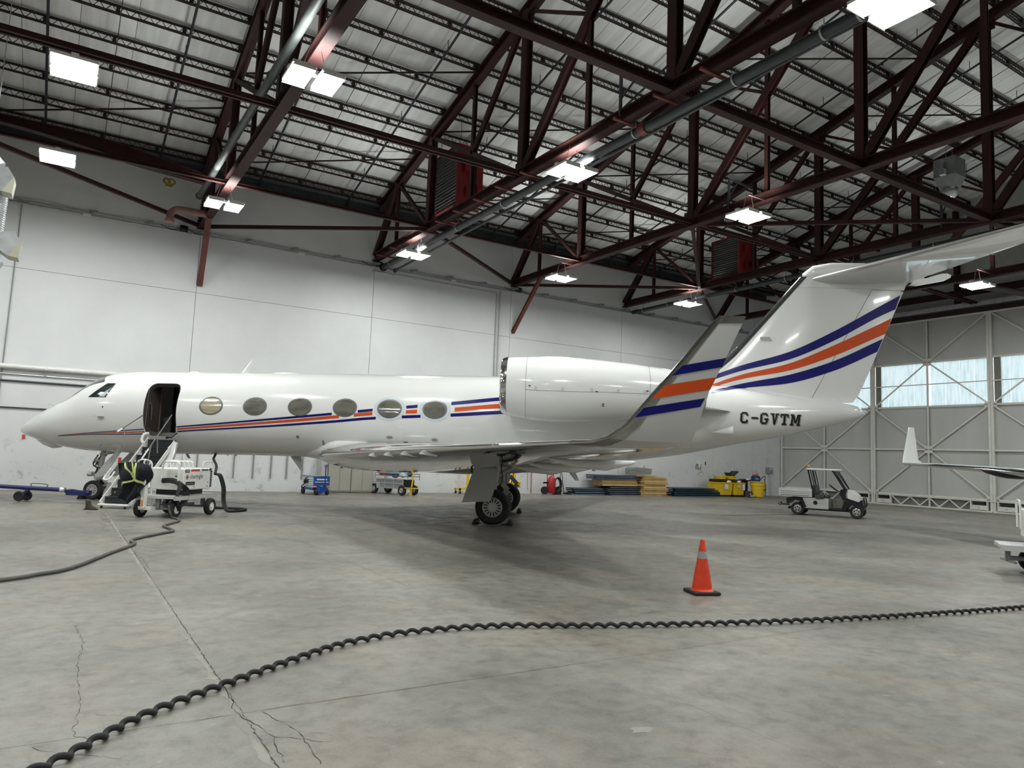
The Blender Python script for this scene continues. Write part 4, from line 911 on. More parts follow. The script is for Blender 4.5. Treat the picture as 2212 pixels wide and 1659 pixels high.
# ---------------------------------------------------------------- pipes, heaters, ducts under the roof
def hoops(mb, pts, r): 
    for p in pts: mb.lathe([(r, -.02), (r+.015, 0), (r, .02)], p, (0, 1, 0), 14)
mb = MB().tube([(11.0, 28.3, 9.40), (11.0, -12, 9.50)], .115, 16); p1 = mb.build('sprinkler_main', PIPEK, None, smooth=True, label='thick dark pipe hung along the middle truss, running to top right', cat='pipe')
for y in [27.5, 24.6, 21.6, 18.6, 15.6, 12.6, 9.6, 7.6, 6.9]: MB().lathe([(.117, -.02), (.14, -.02), (.14, .02), (.117, .02)], (11.0, y, 9.41+(28.3-y)*.0025), (0, 1, 0), 16, cap=False).tube([(11.0, y, 9.5), (11.0, y, 9.72)], .01, 5).build('pipe_hanger', DUCT, p1)
1; MB().lathe([(.15, -.1), (.15, .1)], (11.0, 12.3, 9.44), (0, 1, 0), 14).build('pipe_coupling', STEELR, p1)
MB().lathe([(.17, 0), (.17, .05)], (11.0, 28.3, 9.40), (0, 1, 0), 16).build('end_flange', STEEL, p1)
MB().tube([(11.45, 28.1, 9.30), (11.45, 22, 9.40), (11.45, 8, 9.62), (11.45, -8, 9.62)], .045, 8).lathe([(.09, 0), (.09, .06)], (11.45, 28.1, 9.3), (0, 1, 0), 10).build('drain_pipe', PIPEK, p1, smooth=True)
for k in [q for q in range(14) if min(abs(9.94+q*1.35-v) for v in (14.6, 24.5, 6.1)) > .9]: MB().bb((10.35, 9.9+k*1.35, 9.62), (11.15, 9.98+k*1.35, 9.67)).build('pipe_bracket', STEELR, p1)
MB().tube([(3.45, 26.6, 10.25), (3.45, 6, 10.02)], .10, 16).lathe([(.13, 0), (.13, .08)], (3.45, 26.5, 10.25), (0, 1, 0), 14).lathe([(.105, 0), (.12, .0), (.12, .03), (.105, .03)], (3.45, 20.5, 10.2), (0, 1, 0), 14).lathe([(.105, 0), (.12, .0), (.12, .03), (.105, .03)], (3.45, 16.5, 10.16), (0, 1, 0), 14).build('sprinkler_main', mat('pipe_grey_green', (.085, .095, .09), .45, nz=.25), None, smooth=True, label='grey green pipe slanting down beside the cockpit truss', cat='pipe')
mb = MB().tube([(24.9, 29.3-.9, 9.42), (24.9, -6, 9.5)], .10, 14)
mb.build('sprinkler_main', PIPEK, None, smooth=True, label='long dark pipe ending left of the winglet, running behind the fin', cat='pipe')
for y in (27.6, 25.8, 23.9, 21.6, 19, 16, 13, 10): MB().tube([(24.9, y, 9.5), (24.9, y, 9.75)], .01, 5).lathe([(.102, -.015), (.12, -.015), (.12, .015), (.102, .015)], (24.9, y, 9.45), (0, 1, 0), 14, cap=False).build('pipe_hanger', DUCT, bpy.data.objects['sprinkler_main.002'])
def heater(x, y0, y1, z0, z1, label):
    t = thing('unit_heater', label, 'heater', (x, (y0+y1)/2, z0)); w = y1-y0; h = z1-z0
    MB().prism([(0, 0), (.62, 0), (.95, .25*h), (.95, .75*h), (.62, h), (0, h)], (0.02, -w/2, 0), (1, 0, 0), (0, 0, 1), -w).build('casing', REDP, t)
    mb = MB(); n_ = 17
    for k in range(n_): mb.beam((-.04, -w/2+.04, (k+.5)*h/n_), (-.04, w/2-.04, (k+.5)*h/n_), .09, .035, (.5, 0, .8))
    mb.build('louvers', LOUV, t)
    MB().bb((-.09, -w/2-.02, -.03), (.06, -w/2+.05, h+.03)).bb((-.09, w/2-.05, -.03), (.06, w/2+.02, h+.03)).bb((-.09, -w/2, -.06), (.3, w/2, 0)).bb((-.09, -w/2, h), (.3, w/2, h+.05)).build('louver_frame', REDP, t)
    MB().bb((.15, -w/2-.16, .55*h), (.5, -w/2, .75*h)).lathe([(.13, 0), (.13, .3)], (.7, -w/2-.02, .3*h), (0, -1, 0), 14).bb((.25, -w/2-.1, .12*h), (.45, -w/2, .3*h)).build('fan_motor', REDP, t)
    MB().tube([(.55, -w/2-.2, -.2), (.55, -w/2-.2, h*.8), (1.1, -w/2-.2, h*.8)], .04, 8).tube([(.35, -w/2-.14, h*.2), (.95, -w/2-.14, h*.2)], .03, 8).build('steam_pipe', STEEL, t, smooth=True)
    MB().bb((-.1, -w/2+.1, -.16), (.9, -w/2+.18, -.08)).bb((-.1, w/2-.18, -.16), (.9, w/2-.1, -.08)).build('support_bracket', STEELR, t)
    mb = MB(); [mb.tube([(a, b_, h), (a*.8+.1, b_*.8, h+1.6)], .008, 5) for a in (.05, .6) for b_ in (-w/2+.1, w/2-.1)]; mb.build('hanger_wire', STEELD, t)
heater(11.35, 22.4, 24.3, 10.62, 12.75, 'dark red unit heater with grey louvers hung left of the centre of the roof')
heater(25.05, 21.5, 23.1, 10.2, 11.9, 'dark red unit heater with black louvers hung left of the tail fin')
# tall grey vent housing
t = thing('exhaust_unit', 'grey sheet metal vent box with a round glass bottom, upper right', 'vent', (29.95, 15.0, 12.95))
MB().rings([[(x*w, y*w, z) for x, y in ((-1, -1), (1, -1), (1, 1), (-1, 1))] for z, w in ((.25, .26), (.75, .42), (1.5, .42))]).build('housing', mat('vent_grey', (.22, .23, .22), .45, .4, nz=.15), t)
MB().lathe([(.14, -.14), (.24, -.04), (.27, .12), (.30, .24)], (0, 0, 0), (0, 0, 1), 16).build('glass_bowl', mat('glass_grey', (.28, .29, .28), .12, coat=1, nz=.2), t, smooth='all')
MB().bb((-.62, -.1, .75), (-.42, .1, 1.0)).bb((-.6, -.05, 1.0), (-.5, .05, 1.4)).tube([(-.25, 0, 1.5), (-.25, 0, 2.0)], .012, 5).tube([(.25, 0, 1.5), (.25, 0, 2.0)], .012, 5).build('junction_box', GREYP, t)
# spiral duct with two outlets at the left edge
t = thing('spiral_duct', 'galvanised spiral air duct with two square outlets at the left edge', 'duct', (-1.55, 18, 5.1))
mb = MB(); pr = []
for k in range(40): z = -.05+k*.045; pr += [(.235, z), (.243, z+.01), (.235, z+.02)]
pr[0] = (.235, pr[0][1]); mb.lathe(pr, (0, 0, .3), (.02, 0, 1), 22); mb.build('duct_run', DUCT, t, smooth='all')
MB().tube(curve([(0, 0, .3), (.0, -.02, .12), (.12, -.05, -.02)], 6), .24, 18).lathe([(.2, 0), (.24, .12)], (0, 0, .12), (0, 0, 1), 18).build('duct_elbow', DUCT, t, smooth='all')
for zz, xx in ((.46, .30), (1.74, .08)):
    MB().prism([(-.25, -.05), (.1, -.28), (.28, .06), (.16, .24), (-.1, .16)], (xx, -.24, zz), (1, 0, 0), (0, 0, 1), .4).build('outlet_elbow', DUCT, t)
    MB().prism([(.10, -.28), (.27, -.30), (.30, .0), (.28, .06)], (xx+.004, -.25, zz), (1, 0, 0), (0, 0, 1), .42).build('outlet_collar', CREAM, t)
MB().tube([(-.1, .1, 2.2), (-.05, .1, 6.5)], .008, 5).tube([(0, 0, 2.1), (-.4, 0, 2.6), (-.5, 0, 5.0)], .2, 14).build('hanger_rod', DUCT, t)
# deep monorail girder at upper left with a yellow beam clamp
mb = MB(); n_ = 14
for k in range(n_+1):
    x = -6.0+k*(9.55/n_); zt = 10.93-.55*max(0, (x+.3)/4.2)**1.35 if x > -.3 else 10.93; hh = .20+.26*math.exp(-((x-1.0)/2.3)**2); y = 25
    mb.v += [(x, y+a, b_) for a, b_ in ((-.14, zt-hh), (.14, zt-hh), (.14, zt-hh+.03), (.02, zt-hh+.03), (.02, zt-.03), (.14, zt-.03), (.14, zt), (-.14, zt), (-.14, zt-.03), (-.02, zt-.03), (-.02, zt-hh+.03), (-.14, zt-hh+.03))]
mb.f = [(i*12+j, i*12+(j+1) % 12, (i+1)*12+(j+1) % 12, (i+1)*12+j) for i in range(n_) for j in range(12)]
mb.build('monorail_girder', STEEL, None, label='deep dark curved girder crossing above the left wall', cat='beam')
t = thing('beam_clamp', 'small yellow clamp hanging under the dark girder at upper left', 'clamp', (2.32, 25, 9.98))
MB().tube(curve([(-.12, -.05, .1), (-.16, -.05, 0), (-.05, -.05, -.08), (.02, -.05, 0), (-.05, -.05, .08), (-.12, -.05, .1)], 5), .035, 8).tube(curve([(.02, -.05, .1), (.0, -.05, -.02), (.1, -.05, -.07), (.17, -.05, .02), (.1, -.05, .1), (.02, -.05, .1)], 5), .035, 8).build('hook', YELLOWD, t, smooth='all')
MB().bb((-.1, -.08, -.16), (.1, .02, -.05)).build('jaw', YELLOWD, t)
MB().tube(curve([(3.75, 26.8, 9.72), (3.3, 26.8, 9.72), (2.85, 26.8, 9.7), (2.7, 26.8, 9.62), (2.62, 26.8, 9.5), (2.6, 26.8, 9.3)], 6), .12, 14).lathe([(.12, 0), (.15, .02), (.15, .12)], (2.6, 26.8, 9.2), (0, 0, 1), 14).build('vent_pipe', mat('pink_brown', (.26, .13, .11), .5, nz=.2), None, smooth=True, label='short bent reddish pipe beside the wall end of the cockpit truss', cat='pipe')
# lamp support arms standing on the chords
for x, y, lb in ((10.6, 12.7, 'small dark bracket arm standing on the middle truss'), (17.5, 15.5, 'small dark bracket arm above the light left of the fin'), (24.2, 9.5, 'small dark bracket arm above the tailplane'), (24.2, 12.4, 'small dark bracket arm behind the tail fairing')):
    MB().beam((x, y, BZ), (x, y, BZ+1.0), .06, .06).beam((x, y, BZ+1.0), (x+1.1, y, BZ+.95), .05, .05).beam((x, y, BZ+.4), (x+.4, y, BZ+.98), .04, .04).build('bracket_arm', PIPEK, None, label=lb, cat='bracket')

# ---------------------------------------------------------------- fittings on the back wall
WY = Y1-.001
def wallthing(name, mb, m_, label, cat, **k): return mb.build(name, m_, None, label=label, cat=cat, **k)
t = thing('wall_pipe', 'fat white pipe running along the wall left of the cockpit', 'pipe', (0, WY-.14, 3.95))
MB().tube([(X0, 0, -.1), (3.9, 0, .05)], .085, 14).build('pipe', WHITE, t, smooth=True)
mb = MB(); [mb.lathe([(.087, -.03), (.105, -.03), (.105, .03), (.087, .03)], (x, 0, (x-1)*.004), (1, 0, 0), 14, cap=False).bb((x-.02, 0, -.02), (x+.02, .14, .03)) for x in (-5.5, -2.4, -.52, 2.4)]; mb.build('pipe_clip', DUCT, t)
for z, r, m_, lb in ((3.72, .022, DUCT, 'thin grey conduit just under the fat white wall pipe'), (3.50, .032, PIPEK, 'dark hose line below the white wall pipe'), (2.63, .022, PIPEK, 'thin dark conduit on the wall at cockpit height')):
    MB().tube([(X0, WY-.04, z), (4.6 if z > 3 else -.2, WY-.04, z+.02)], r, 8).build('wall_conduit', m_, None, smooth=True, label=lb, cat='conduit')
MB().tube([(-1.66, WY-.03, 9.45), (-1.72, WY-.03, 3.1)], .02, 6).bb((-1.76, WY-.1, 9.42), (-1.5, WY, 9.52)).tube(curve([(-1.72, WY-.04, 3.1), (-1.74, WY-.06, 2.95), (-1.9, WY-.06, 2.72), (-2.1, WY-.06, 2.66)], 5), .03, 6).build('wall_conduit', GREYP, None, label='vertical conduit down the wall at the far left edge', cat='conduit')
t = thing('wall_cable_tray', 'bundle of thin conduits along the top of the wall', 'conduit', (0, WY-.05, 9.52))
MB().tube([(X0, 0, 0), (34.2, 0, 0)], .022, 6).tube([(X0, -.02, -.12), (34.2, -.02, -.10)], .03, 6).tube(curve([(-2+k*.9, -.02, .06+.05*math.sin(k*1.7)) for k in range(12)], 3), .012, 5).build('conduit', DUCT, t, smooth='all')
x = .4
while x < 34: MB().box((x, -.15, .0), (.10, .34, .07), Matrix.Rotation(.5, 3, 'Z')).build('bracket', GREYP, t); x += 1.72
mb = MB(); [mb.bb((x-.12, -.1, -.16), (x+.12, 0, -.08)) for x in (.2, 7.6, 14.4)]; mb.build('junction_box', WHITE, t)
mb = MB(); [mb.bb((x-.16, -.12, -.1), (x+.1, 0, .12)).tube(curve([(x-.8, -.05, .02), (x-.4, -.1, -.1), (x, -.05, .05), (x+.5, -.1, -.12), (x+.9, -.05, 0)], 4), .014, 5) for x in (3.3, 10.9, 17.9, 25.4)]; mb.build('wiring_knot', BLACK, t, smooth='all')
t = thing('heating_pipes', 'two pale vertical pipes running down the wall left of the engine', 'pipe', (16.8, WY-.06, 0))
MB().tube([(-.08, 0, 2.8), (-.08, 0, 9.2), (-6.2, 0, 9.22)], .032, 8).build('pipe', DUCT, t, smooth=True); MB().tube([(.1, 0, 2.8), (.1, 0, 9.35)], .032, 8).build('pipe', mat('pipe_pale', (.5, .5, .49), .5, nz=.1), t, smooth=True)
# dark vertical bumper strips seen under the fuselage
for k, x in enumerate([4.38, 5.66, 6.36, 7.02, 7.62, 8.22]):
    MB().bb((x-.022, WY-.05, .5), (x+.022, WY, 2.6)).build('wall_strip', GREYP, None, label='%s dark vertical strip on the wall below the fuselage' % ['leftmost', 'second', 'third', 'fourth', 'fifth', 'rightmost'][k], cat='strip', group='dark strips on the wall')
for x, z, w, h, m_, nm, lb, ct in [(-.94, 1.72, .09, .13, RED, 'fire_call_point', 'small red box on the wall left of the nose', 'box'), (1.89, .99, .09, .28, RED, 'wall_tag', 'red tag on the wall behind the nose wheel strut', 'tag'),
        (18.95, 1.06, .2, .05, GREYP, 'wall_placard', 'small grey placard on the wall left of the fire extinguisher cart', 'placard'), (30.22, 1.62, .22, .2, WHITE, 'notice', 'upper white notice on the wall left of the yellow bins', 'notice'), (30.22, 1.37, .22, .22, WHITE, 'notice', 'lower white notice on the wall left of the yellow bins', 'notice'),
        (30.59, 1.73, .05, .16, BLACK, 'wall_switch', 'tiny black switch on the wall right of the notices', 'switch'), (32.88, 1.44, .14, .2, WHITE, 'notice', 'left white notice above the yellow bins', 'notice'), (33.12, 1.42, .14, .2, WHITE, 'notice', 'right white notice above the yellow bins', 'notice'), (26.05, 1.48, .18, .14, WHITE, 'notice', 'small white notice behind the grey crate', 'notice')]:
    tt = thing(nm, lb, ct, (x, WY-.02, z)); MB().bb((-w/2, -.01, -h/2), (w/2, .02, h/2)).build('plate', m_, tt)
    if m_ is WHITE:
        for q in range(3): MB().bb((-w*.3, -.013, h*(.2-.22*q)), (w*.3, -.011, h*(.27-.22*q))).build('print', TEXTG, tt)
MB().tube(curve([(29.86, WY-.03, 1.38), (29.86, WY-.03, 1.6), (29.93, WY-.03, 1.68), (30.0, WY-.03, 1.6), (30.0, WY-.03, 1.42), (30.12, WY-.03, 1.42), (30.25, WY-.03, 1.52)], 5), .015, 6).build('hose_hanger', BLACK, None, smooth='all', label='black looped hose end hanging on the wall by the notices', cat='hose')
t = thing('reel_hook', 'small dark pistol shaped nozzle hanging on the wall beside the hoist', 'nozzle', (18.5, WY-.06, 1.25))
MB().lathe([(.06, -.1), (.09, 0), (.06, .1)], (.0, 0, 0), (1, 0, 0), 10).tube([(.1, 0, 0), (.28, 0, .04)], .02, 6).tube([(.28, 0, .04), (.3, 0, -1.1)], .012, 5).build('nozzle', GREYP, t, smooth=True)
MB().tube([(19.02, WY-.03, 0.02), (19.0, WY-.03, 2.5)], .018, 6).build('wall_conduit', RED, None, label='thin red vertical pipe on the wall left of the extinguisher', cat='conduit')
t = thing('electrical_box', 'grey electrical box on the wall right of the yellow bins', 'box', (35.45, 28.2, 1.46), -.3)
MB().rbox((0, -.03, 0), (.38, .14, .34), .02).build('enclosure', GREYP, t); MB().tube([(.04, -.03, -.17), (.06, -.03, -1.45)], .025, 6).tube([(-.14, -.03, .17), (-.14, -.03, .75)], .015, 6).build('conduit', DUCT, t); MB().bb((-.02, -.105, .06), (.1, -.1, .12)).build('label_plate', WHITE, t)

# ---------------------------------------------------------------- sliding hangar door
def leaf(n_, y0, label, xo=0.):
    d = thing('door_%d' % n_, label, 'door', (X1+xo, y0, 0), 0, kind='structure')   # local y runs towards the camera as negative
    Wd = 5.72; LV = [.57, 2.83, 4.95, 7.16, 9.28]; h = Wd/2
    for a, b_ in ((0, -h), (-h, -Wd)):
        for z0, z1 in ((LV[0], LV[1]), (LV[1], LV[2]), (LV[3], LV[4])):
            MB().bb((.13, b_+.02, z0+.03), (.17, a-.02, z1-.03)).build('door_panel', DOORC, d)
        for z0, z1 in ((.5, LV[2]), (LV[3], 9.32)): MB().bb((.18, b_-.05, z0), (.2, a+.05, z1)).build('door_backing', GREYP, d)  # added sheet that stops light leaking between the panels
        nn = 4 if a == 0 else 4
        for k in range(nn):
            ya, yb = a-.12-(h-.14)*k/nn*.99, a-.12-(h-.14)*(k+1)/nn*.99
            for z0, z1 in ((LV[2], 6.05), (6.05, LV[3])): MB().bb((.10, yb+.012, z0+.03), (.115, ya-.012, z1-.03)).build('window_pane', FIBRE, d, calc=False)
    for y in (-.06, -h, -Wd+.06): MB().ibeam((0.02, y, 0.04), (0.02, y, 9.32), .11 if y != -h else .07, .09 if y != -h else .07, .012, up=(1, 0, 0)).build('door_post', DOORP, d)
    MB().bb((.09, -.42, LV[2]), (.16, -.13, LV[3])).build('post_cover', mat('door_shade_grey', (.20, .20, .17), .6, nz=.1), d)  # dark grey strip beside the door post
    for z in LV+[6.05]: MB().beam((0.03, -.02, z), (0.03, -Wd+.02, z), .05 if z == 6.05 else .08, .05 if z == 6.05 else .085).build('door_rail', DOORP, d)
    for (za, zb, zc_) in ((LV[0], LV[1], LV[2]), (LV[2], LV[3], LV[4])):
        for y in (-.12, -Wd+.12):
            MB().beam((.03, y, za+.06), (.03, -h, zb), .05, .065).build('door_brace', DOORP, d); MB().beam((.03, y, zc_-.06), (.03, -h, zb), .05, .065).build('door_brace', DOORP, d)
    for z in (LV[1], LV[3]): MB().box((0.0, -h, z), (.02, .40, .36)).build('gusset_plate', DOORP, d)
    for y in (-.14, -Wd+.14):
        for z in (LV[0]+.06, LV[2]): MB().box((0.0, y, z), (.02, .26, .2)).build('gusset_plate', DOORP, d)
    MB().bb((-.06, -Wd+.02, .0), (.10, -.02, .07)).build('door_sill', DOORP, d); MB().beam((.0, -.02, .50), (0, -Wd+.02, .50), .12, .04).build('door_rail', DOORP, d)
    mb = MB(); n2 = 8; ya, yb = -.98, -Wd+.98
    for k in range(n2): u0, u1 = ya+(yb-ya)*k/n2, ya+(yb-ya)*(k+1)/n2; z_ = (.48, .08) if k % 2 == 0 else (.08, .48); mb.beam((0, u0, z_[0]), (0, u1, z_[1]), .05, .05)
    mb.build('truss_web', DOORP, d)
    for y in (-.58, -Wd+.58):
        MB().bb((-.09, y-.33, .09), (-.05, y+.33, .30)).bb((-.09, y-.38, .07), (.05, y-.33, .52)).bb((-.09, y+.33, .07), (.05, y+.38, .52)).build('wheel_box', DOORP, d)
        MB().lathe([(.26, -.03), (.26, .03)], (.0, y, .26), (1, 0, 0), 18).build('door_wheel', BLACK, d); MB().lathe([(.03, 0), (.03, .015)], (-.09, y, .19), (-1, 0, 0), 8).build('axle_cap', GREYP, d)
    MB().bb((.16, -Wd, .0), (.2, 0, .57)).build('kick_plate', mat('dark_kick', (.22, .22, .21), .7, nz=.2), d)
    return d
d1 = leaf(1, 28.02, 'pale hangar door leaf nearest the corner, behind the utility cart')
for k, lb in ((1, 'pale hangar door leaf right of the tail, under two tall windows'), (2, 'pale hangar door leaf at the right edge of the picture'), (3, 'hangar door leaf beyond the right edge'), (4, 'next hangar door leaf beyond the right edge'), (5, 'further hangar door leaf beyond the right edge'), (6, 'hangar door leaf behind the camera'), (7, 'last but two hangar door leaf'), (8, 'last but one hangar door leaf'), (9, 'last hangar door leaf')):
    q = dup(d1, (X1, 28.02-5.72*k, 0), 0, lb); q.name = 'door_%d' % (k+1)
MB().bb((X1-.1, -31.2, 9.62), (X1+.15, 28.1, 9.78)).bb((X1-.02, -31.2, 9.78), (X1+.05, 28.1, 9.86)).build('trim_1', DUCT, kind='structure')
MB().bb((X1+.15, -31.2, 9.34), (X1+.35, 28.1, 9.62)).build('trim_2', STEELD, kind='structure')
# gable above the door
mb = MB(); mb.rings([[(x, y, z) for y, z in ((28.9, 9.34), (28.9, deck(28.9)+.1), (RIDGE_Y, deck(RIDGE_Y)+.1), (-31.5, deck(-31.5)+.1), (-31.5, 9.34))] for x in (X1+.9, X1+1.1)])
mb.build('wall_right', mat('gable_grey', (.42, .42, .41), .6, nz=.08), kind='structure')
MB().bb((X1, -31.5, 9.32), (X1+1.1, 28.9, 9.40)).build('trim_3', STEELD, kind='structure')
mb = MB()
for y in (24, 18.3, 12.6, 6.9): mb.ibeam((X1+.75, y, 9.7), (X1+.75, y, deck(y)-.3), .2, .25)
mb2 = MB().ibeam((X1+.6, 28.5, 10.5), (X1+.6, -5, 10.5), .2, .3)
mb2.build('girt', STEEL, None, label='dark horizontal girder over the hangar door header', cat='beam')
for y in (24, 18.3, 12.6, 6.9): MB().ibeam((X1+.75, y, 9.7), (X1+.75, y, deck(y)-.3), .2, .25).build('gable_post', STEEL, None, label='dark steel post above the hangar door, %s' % {24: 'nearest the corner', 18.3: 'second from the corner', 12.6: 'third from the corner', 6.9: 'at the right edge'}[y], cat='post')
MB().beam((31.4, 14.5, 9.3), (36.2, 13.5, 9.3), .5, .05).beam((31.4, 14.0, 9.25), (36.2, 13.0, 9.25), .06, .06).build('door_guide_arm', STEEL, None, label='dark flat steel arm reaching to the door header behind the tail light', cat='beam')
# gable on the left side too
mb = MB(); mb.rings([[(x, y, z) for y, z in ((28.9, 12.4), (28.9, deck(28.9)+.1), (RIDGE_Y, deck(RIDGE_Y)+.1), (-31.5, deck(-31.5)+.1), (-31.5, 12.4))] for x in (X0-.3, X0)])
mb.build('wall_left_gable', WALLM, kind='structure')
# ---------------------------------------------------------------- equipment on the floor
# traffic cone
t = thing('traffic_cone', 'orange traffic cone with grey reflective band on black base', 'cone', (7.38, 6.93, 0), rad(-20))
MB().rbox((0, 0, .022), (.37, .37, .044), .012).build('base', RUBBER, t)
MB().lathe([(.155, .044), (.15, .05), (.128, .07), (.128, .10), (.028, .685), (.024, .70), (.02, .70)], (0, 0, 0), (0, 0, 1), 32).lathe([(.032, .645), (.034, .665), (.03, .68)], (0, 0, 0), (0, 0, 1), 24, cap=False).build('cone_body', CONEO, t, smooth=True)
MB().lathe([(.0705, .455), (.0705-.0165, .548)], (0, 0, 0), (0, 0, 1), 32, cap=False).build('reflective_band', REFL, t, smooth='all')
tx = text('GTMA', .085, BLACK, t, (0, 0, 0), (1, 0, 0), (0, 0, 1), 'stencil_lettering', depth=.001, sx=.8)
a0 = rad(-58)+rad(20)
for v in tx.data.vertices:
    z = .215+v.co.z; r = .128-(z-.10)*(.100/.585)+.0025; a = a0+v.co.x/r; v.co = (r*math.cos(a), r*math.sin(a), z)

# ground power units
gp = thing('ground_power_unit', 'white wheeled ground power unit with hoop rails and hoses under the jet door', 'ground power unit', (2.07, 18.4, 0), math.atan2(.78, .63))
MB().rbox((.85, 0, .87), (1.2, .84, .50), .02).build('body', WHITE, gp)
MB().bb((-.15, -.5, .44), (1.6, .5, .50)).bb((-.15, -.52, .41), (1.6, -.46, .50)).bb((-.15, .46, .41), (1.6, .52, .50)).build('platform', ALU, gp); MB().bb((.35, -.3, .50), (1.3, .3, .62)).build('engine_mount', BLACK, gp)
MB().beam((1.25, -.36, .42), (1.25, -.36, .2), .06, .1).beam((1.25, .36, .42), (1.25, .36, .2), .06, .1).tube([(1.25, -.49, .2), (1.25, .49, .2)], .025, 8).beam((.0, 0, .42), (0, 0, .2), .1, .08).tube([(.08, -.32, .2), (-.06, .35, .2)], .025, 8).bb((.0, -.12, .22), (1.3, -.06, .28)).bb((.0, .06, .22), (1.3, .12, .28)).build('chassis', GREYP, gp)
for x, y in ((.08, -.36), (-.06, .38), (1.27, -.54), (1.23, .52)):
    tb, rb = MB(), MB(); ax = Matrix.Identity(3); wheel(tb, rb, (x, y, .20), .20, .13, 20, .5); tb.build('tire', RUBBER, gp, smooth=True); rb.build('wheel_rim', WHITE, gp, smooth=True)
def hoop(x0, x1, y, zt=1.26, z0=.95, ax='x', r=.016):
    P = (lambda u, z: (u, y, z)) if ax == 'x' else (lambda u, z: (y, u, z)); c_ = .07
    pts = [P(x0, z0), P(x0, zt-c_), P(x0+.02, zt-.02), P(x0+c_, zt), P(x1-c_, zt), P(x1-.02, zt-.02), P(x1, zt-c_), P(x1, z0)]
    return MB().tube(pts, r, 8)
for y in (-.44, .40): hoop(1.0, 1.42, y, 1.28, 1.1).build('hoop_rail', WHITE, gp, smooth=True)
for x in (.16, .34, .52, .70): hoop(-.36, .05, x, 1.28, .80, 'y').build('hoop_rail', WHITE, gp, smooth=True)
MB().tube([(.12, -.36, .8), (.12, -.36, 1.22), (.12, -.3, 1.27), (.12, 0, 1.27), (.12, .05, 1.2), (.12, .05, .8), (.12, 0, .74), (.12, -.3, .74), (.12, -.36, .8)], .018, 8).build('hose_rack', WHITE, gp, smooth=True)
MB().bb((1.40, -.43, .66), (1.462, -.36, 1.12)).bb((1.33, -.432, 1.06), (1.46, -.42, 1.11)).build('control_strip', BLACK, gp)
mb = MB(); [mb.bb((1.405, -.437, .70+.05*k), (1.44, -.43, .72+.05*k)) for k in range(7)]; mb.build('gauges', GREYP, gp); MB().lathe([(.012, 0), (.01, .01)], (1.42, -.437, 1.075), (0, -1, 0), 8).build('indicator_lamp', INDIC, gp)
fy = -.422
MB().bb((.29, fy-.004, 1.03), (.47, fy, 1.10)).build('name_plate', BLACK, gp); text('HOBART', .05, WHITE, gp, (.305, fy-.006, 1.047), (1, 0, 0), (0, 0, 1), sx=.85)
MB().bb((.53, fy-.004, 1.055), (.90, fy, 1.10)).build('red_label', RED, gp); MB().bb((1.0, fy-.004, 1.06), (1.28, fy, 1.10)).build('green_label', GREENP, gp)
MB().bb((.34, fy-.004, .735), (.72, fy, .81)).build('black_label', BLACK, gp); text('GROUND POWER 28.5', .036, mat('print_grey', (.4, .4, .4), .5, nz=.05), gp, (.35, fy-.006, .757), (1, 0, 0), (0, 0, 1), sx=.9)
text('chartright', .15, mat('text_mid_grey', (.22, .22, .22), .5, nz=.05), gp, (.50, fy-.004, .885), (1, 0, 0), (0, 0, 1), sx=.95)
MB().lathe([(.045, 0), (.055, 0), (.055, .003), (.045, .003)], (.385, fy, .92), (0, -1, 0), 20, cap=False).build('emblem_ring', RED, gp); MB().prism([(0, .035), (.02, .012), (.02, -.012), (0, -.035), (-.02, -.012), (-.02, .012)], (.385, fy-.002, .92), (1, 0, 0), (0, 0, 1), .003).build('emblem', BLACK, gp)
for x, z in ((.70, .69), (1.27, .69), (1.3, .78)): MB().lathe([(.014, 0), (.012, .008)], (x, fy, z), (0, -1, 0), 8).build('bolt', BLACK, gp)
MB().bb((.245, -.32, .93), (.25, -.2, .95)).build('pull_slot', BLACK, gp)
# raised tow bar with ring
MB().bb((-.30, .16, .22), (-.18, .24, 1.18)).bb((-.24, .02, .18), (-.02, .36, .26)).build('tow_bar', WHITE, gp); MB().lathe([(.05, -.02), (.075, -.02), (.075, .02), (.05, .02)], (-.24, .2, 1.24), (.63, .78, 0), 16, cap=False).build('tow_ring', WHITE, gp); MB().bb((-.305, .175, .26), (-.298, .225, .40)).build('reflector', AMBER, gp)
# coiled power hoses on the rack
mb = MB()
for k in range(7):
    r_ = random.Random(k); o_ = r_.uniform(-.05, .05); y = -.40-k*.012; zl = .42+r_.uniform(-.03, .06); w = .10+.02*k
    mb.tube(curve([(.10+o_*.3, .02, .80+.012*k), (.12, -.25, .82+.01*k), (.14+o_, y, .76), (.16+w, y-.03, .60), (.14+w*.7, y-.03, .35), (.12, y-.03, .17+.02*k), (.08-w*.4, y-.03, .3), (.06-w*.5, y-.02, .52), (.08, y, .74), (.10, -.2, .80+.012*k), (.10, .0, .79+.012*k)], 6), .019, 7)
mb.build('coiled_hose', RUBBER, gp, smooth='all', kind=None)
g2 = dup(gp, (14.52, 6.42, 0), rad(-60), 'white ground power unit cut off by the right edge, red lettering')
for ch in list(g2.children):
    if ch.name.startswith('lettering') or ch.name.startswith('coiled') or ch.name.startswith('emblem') or ch.name.startswith('tow_') or ch.name.startswith('green') or ch.name.startswith('reflector') or ch.name.startswith('hose_rack'): bpy.data.objects.remove(ch)
    elif ch.name.startswith(('tire', 'wheel_rim')) and ch.data.vertices[0].co.x < .6: ch.location.x += .45
text('HOBART', .05, WHITE, g2, (.305, fy-.006, 1.047), (1, 0, 0), (0, 0, 1), sx=.85); text('CHARTRIGHT', .10, TEXTR, g2, (.36, fy-.004, .88), (1, 0, 0), (0, 0, 1), sx=.95)
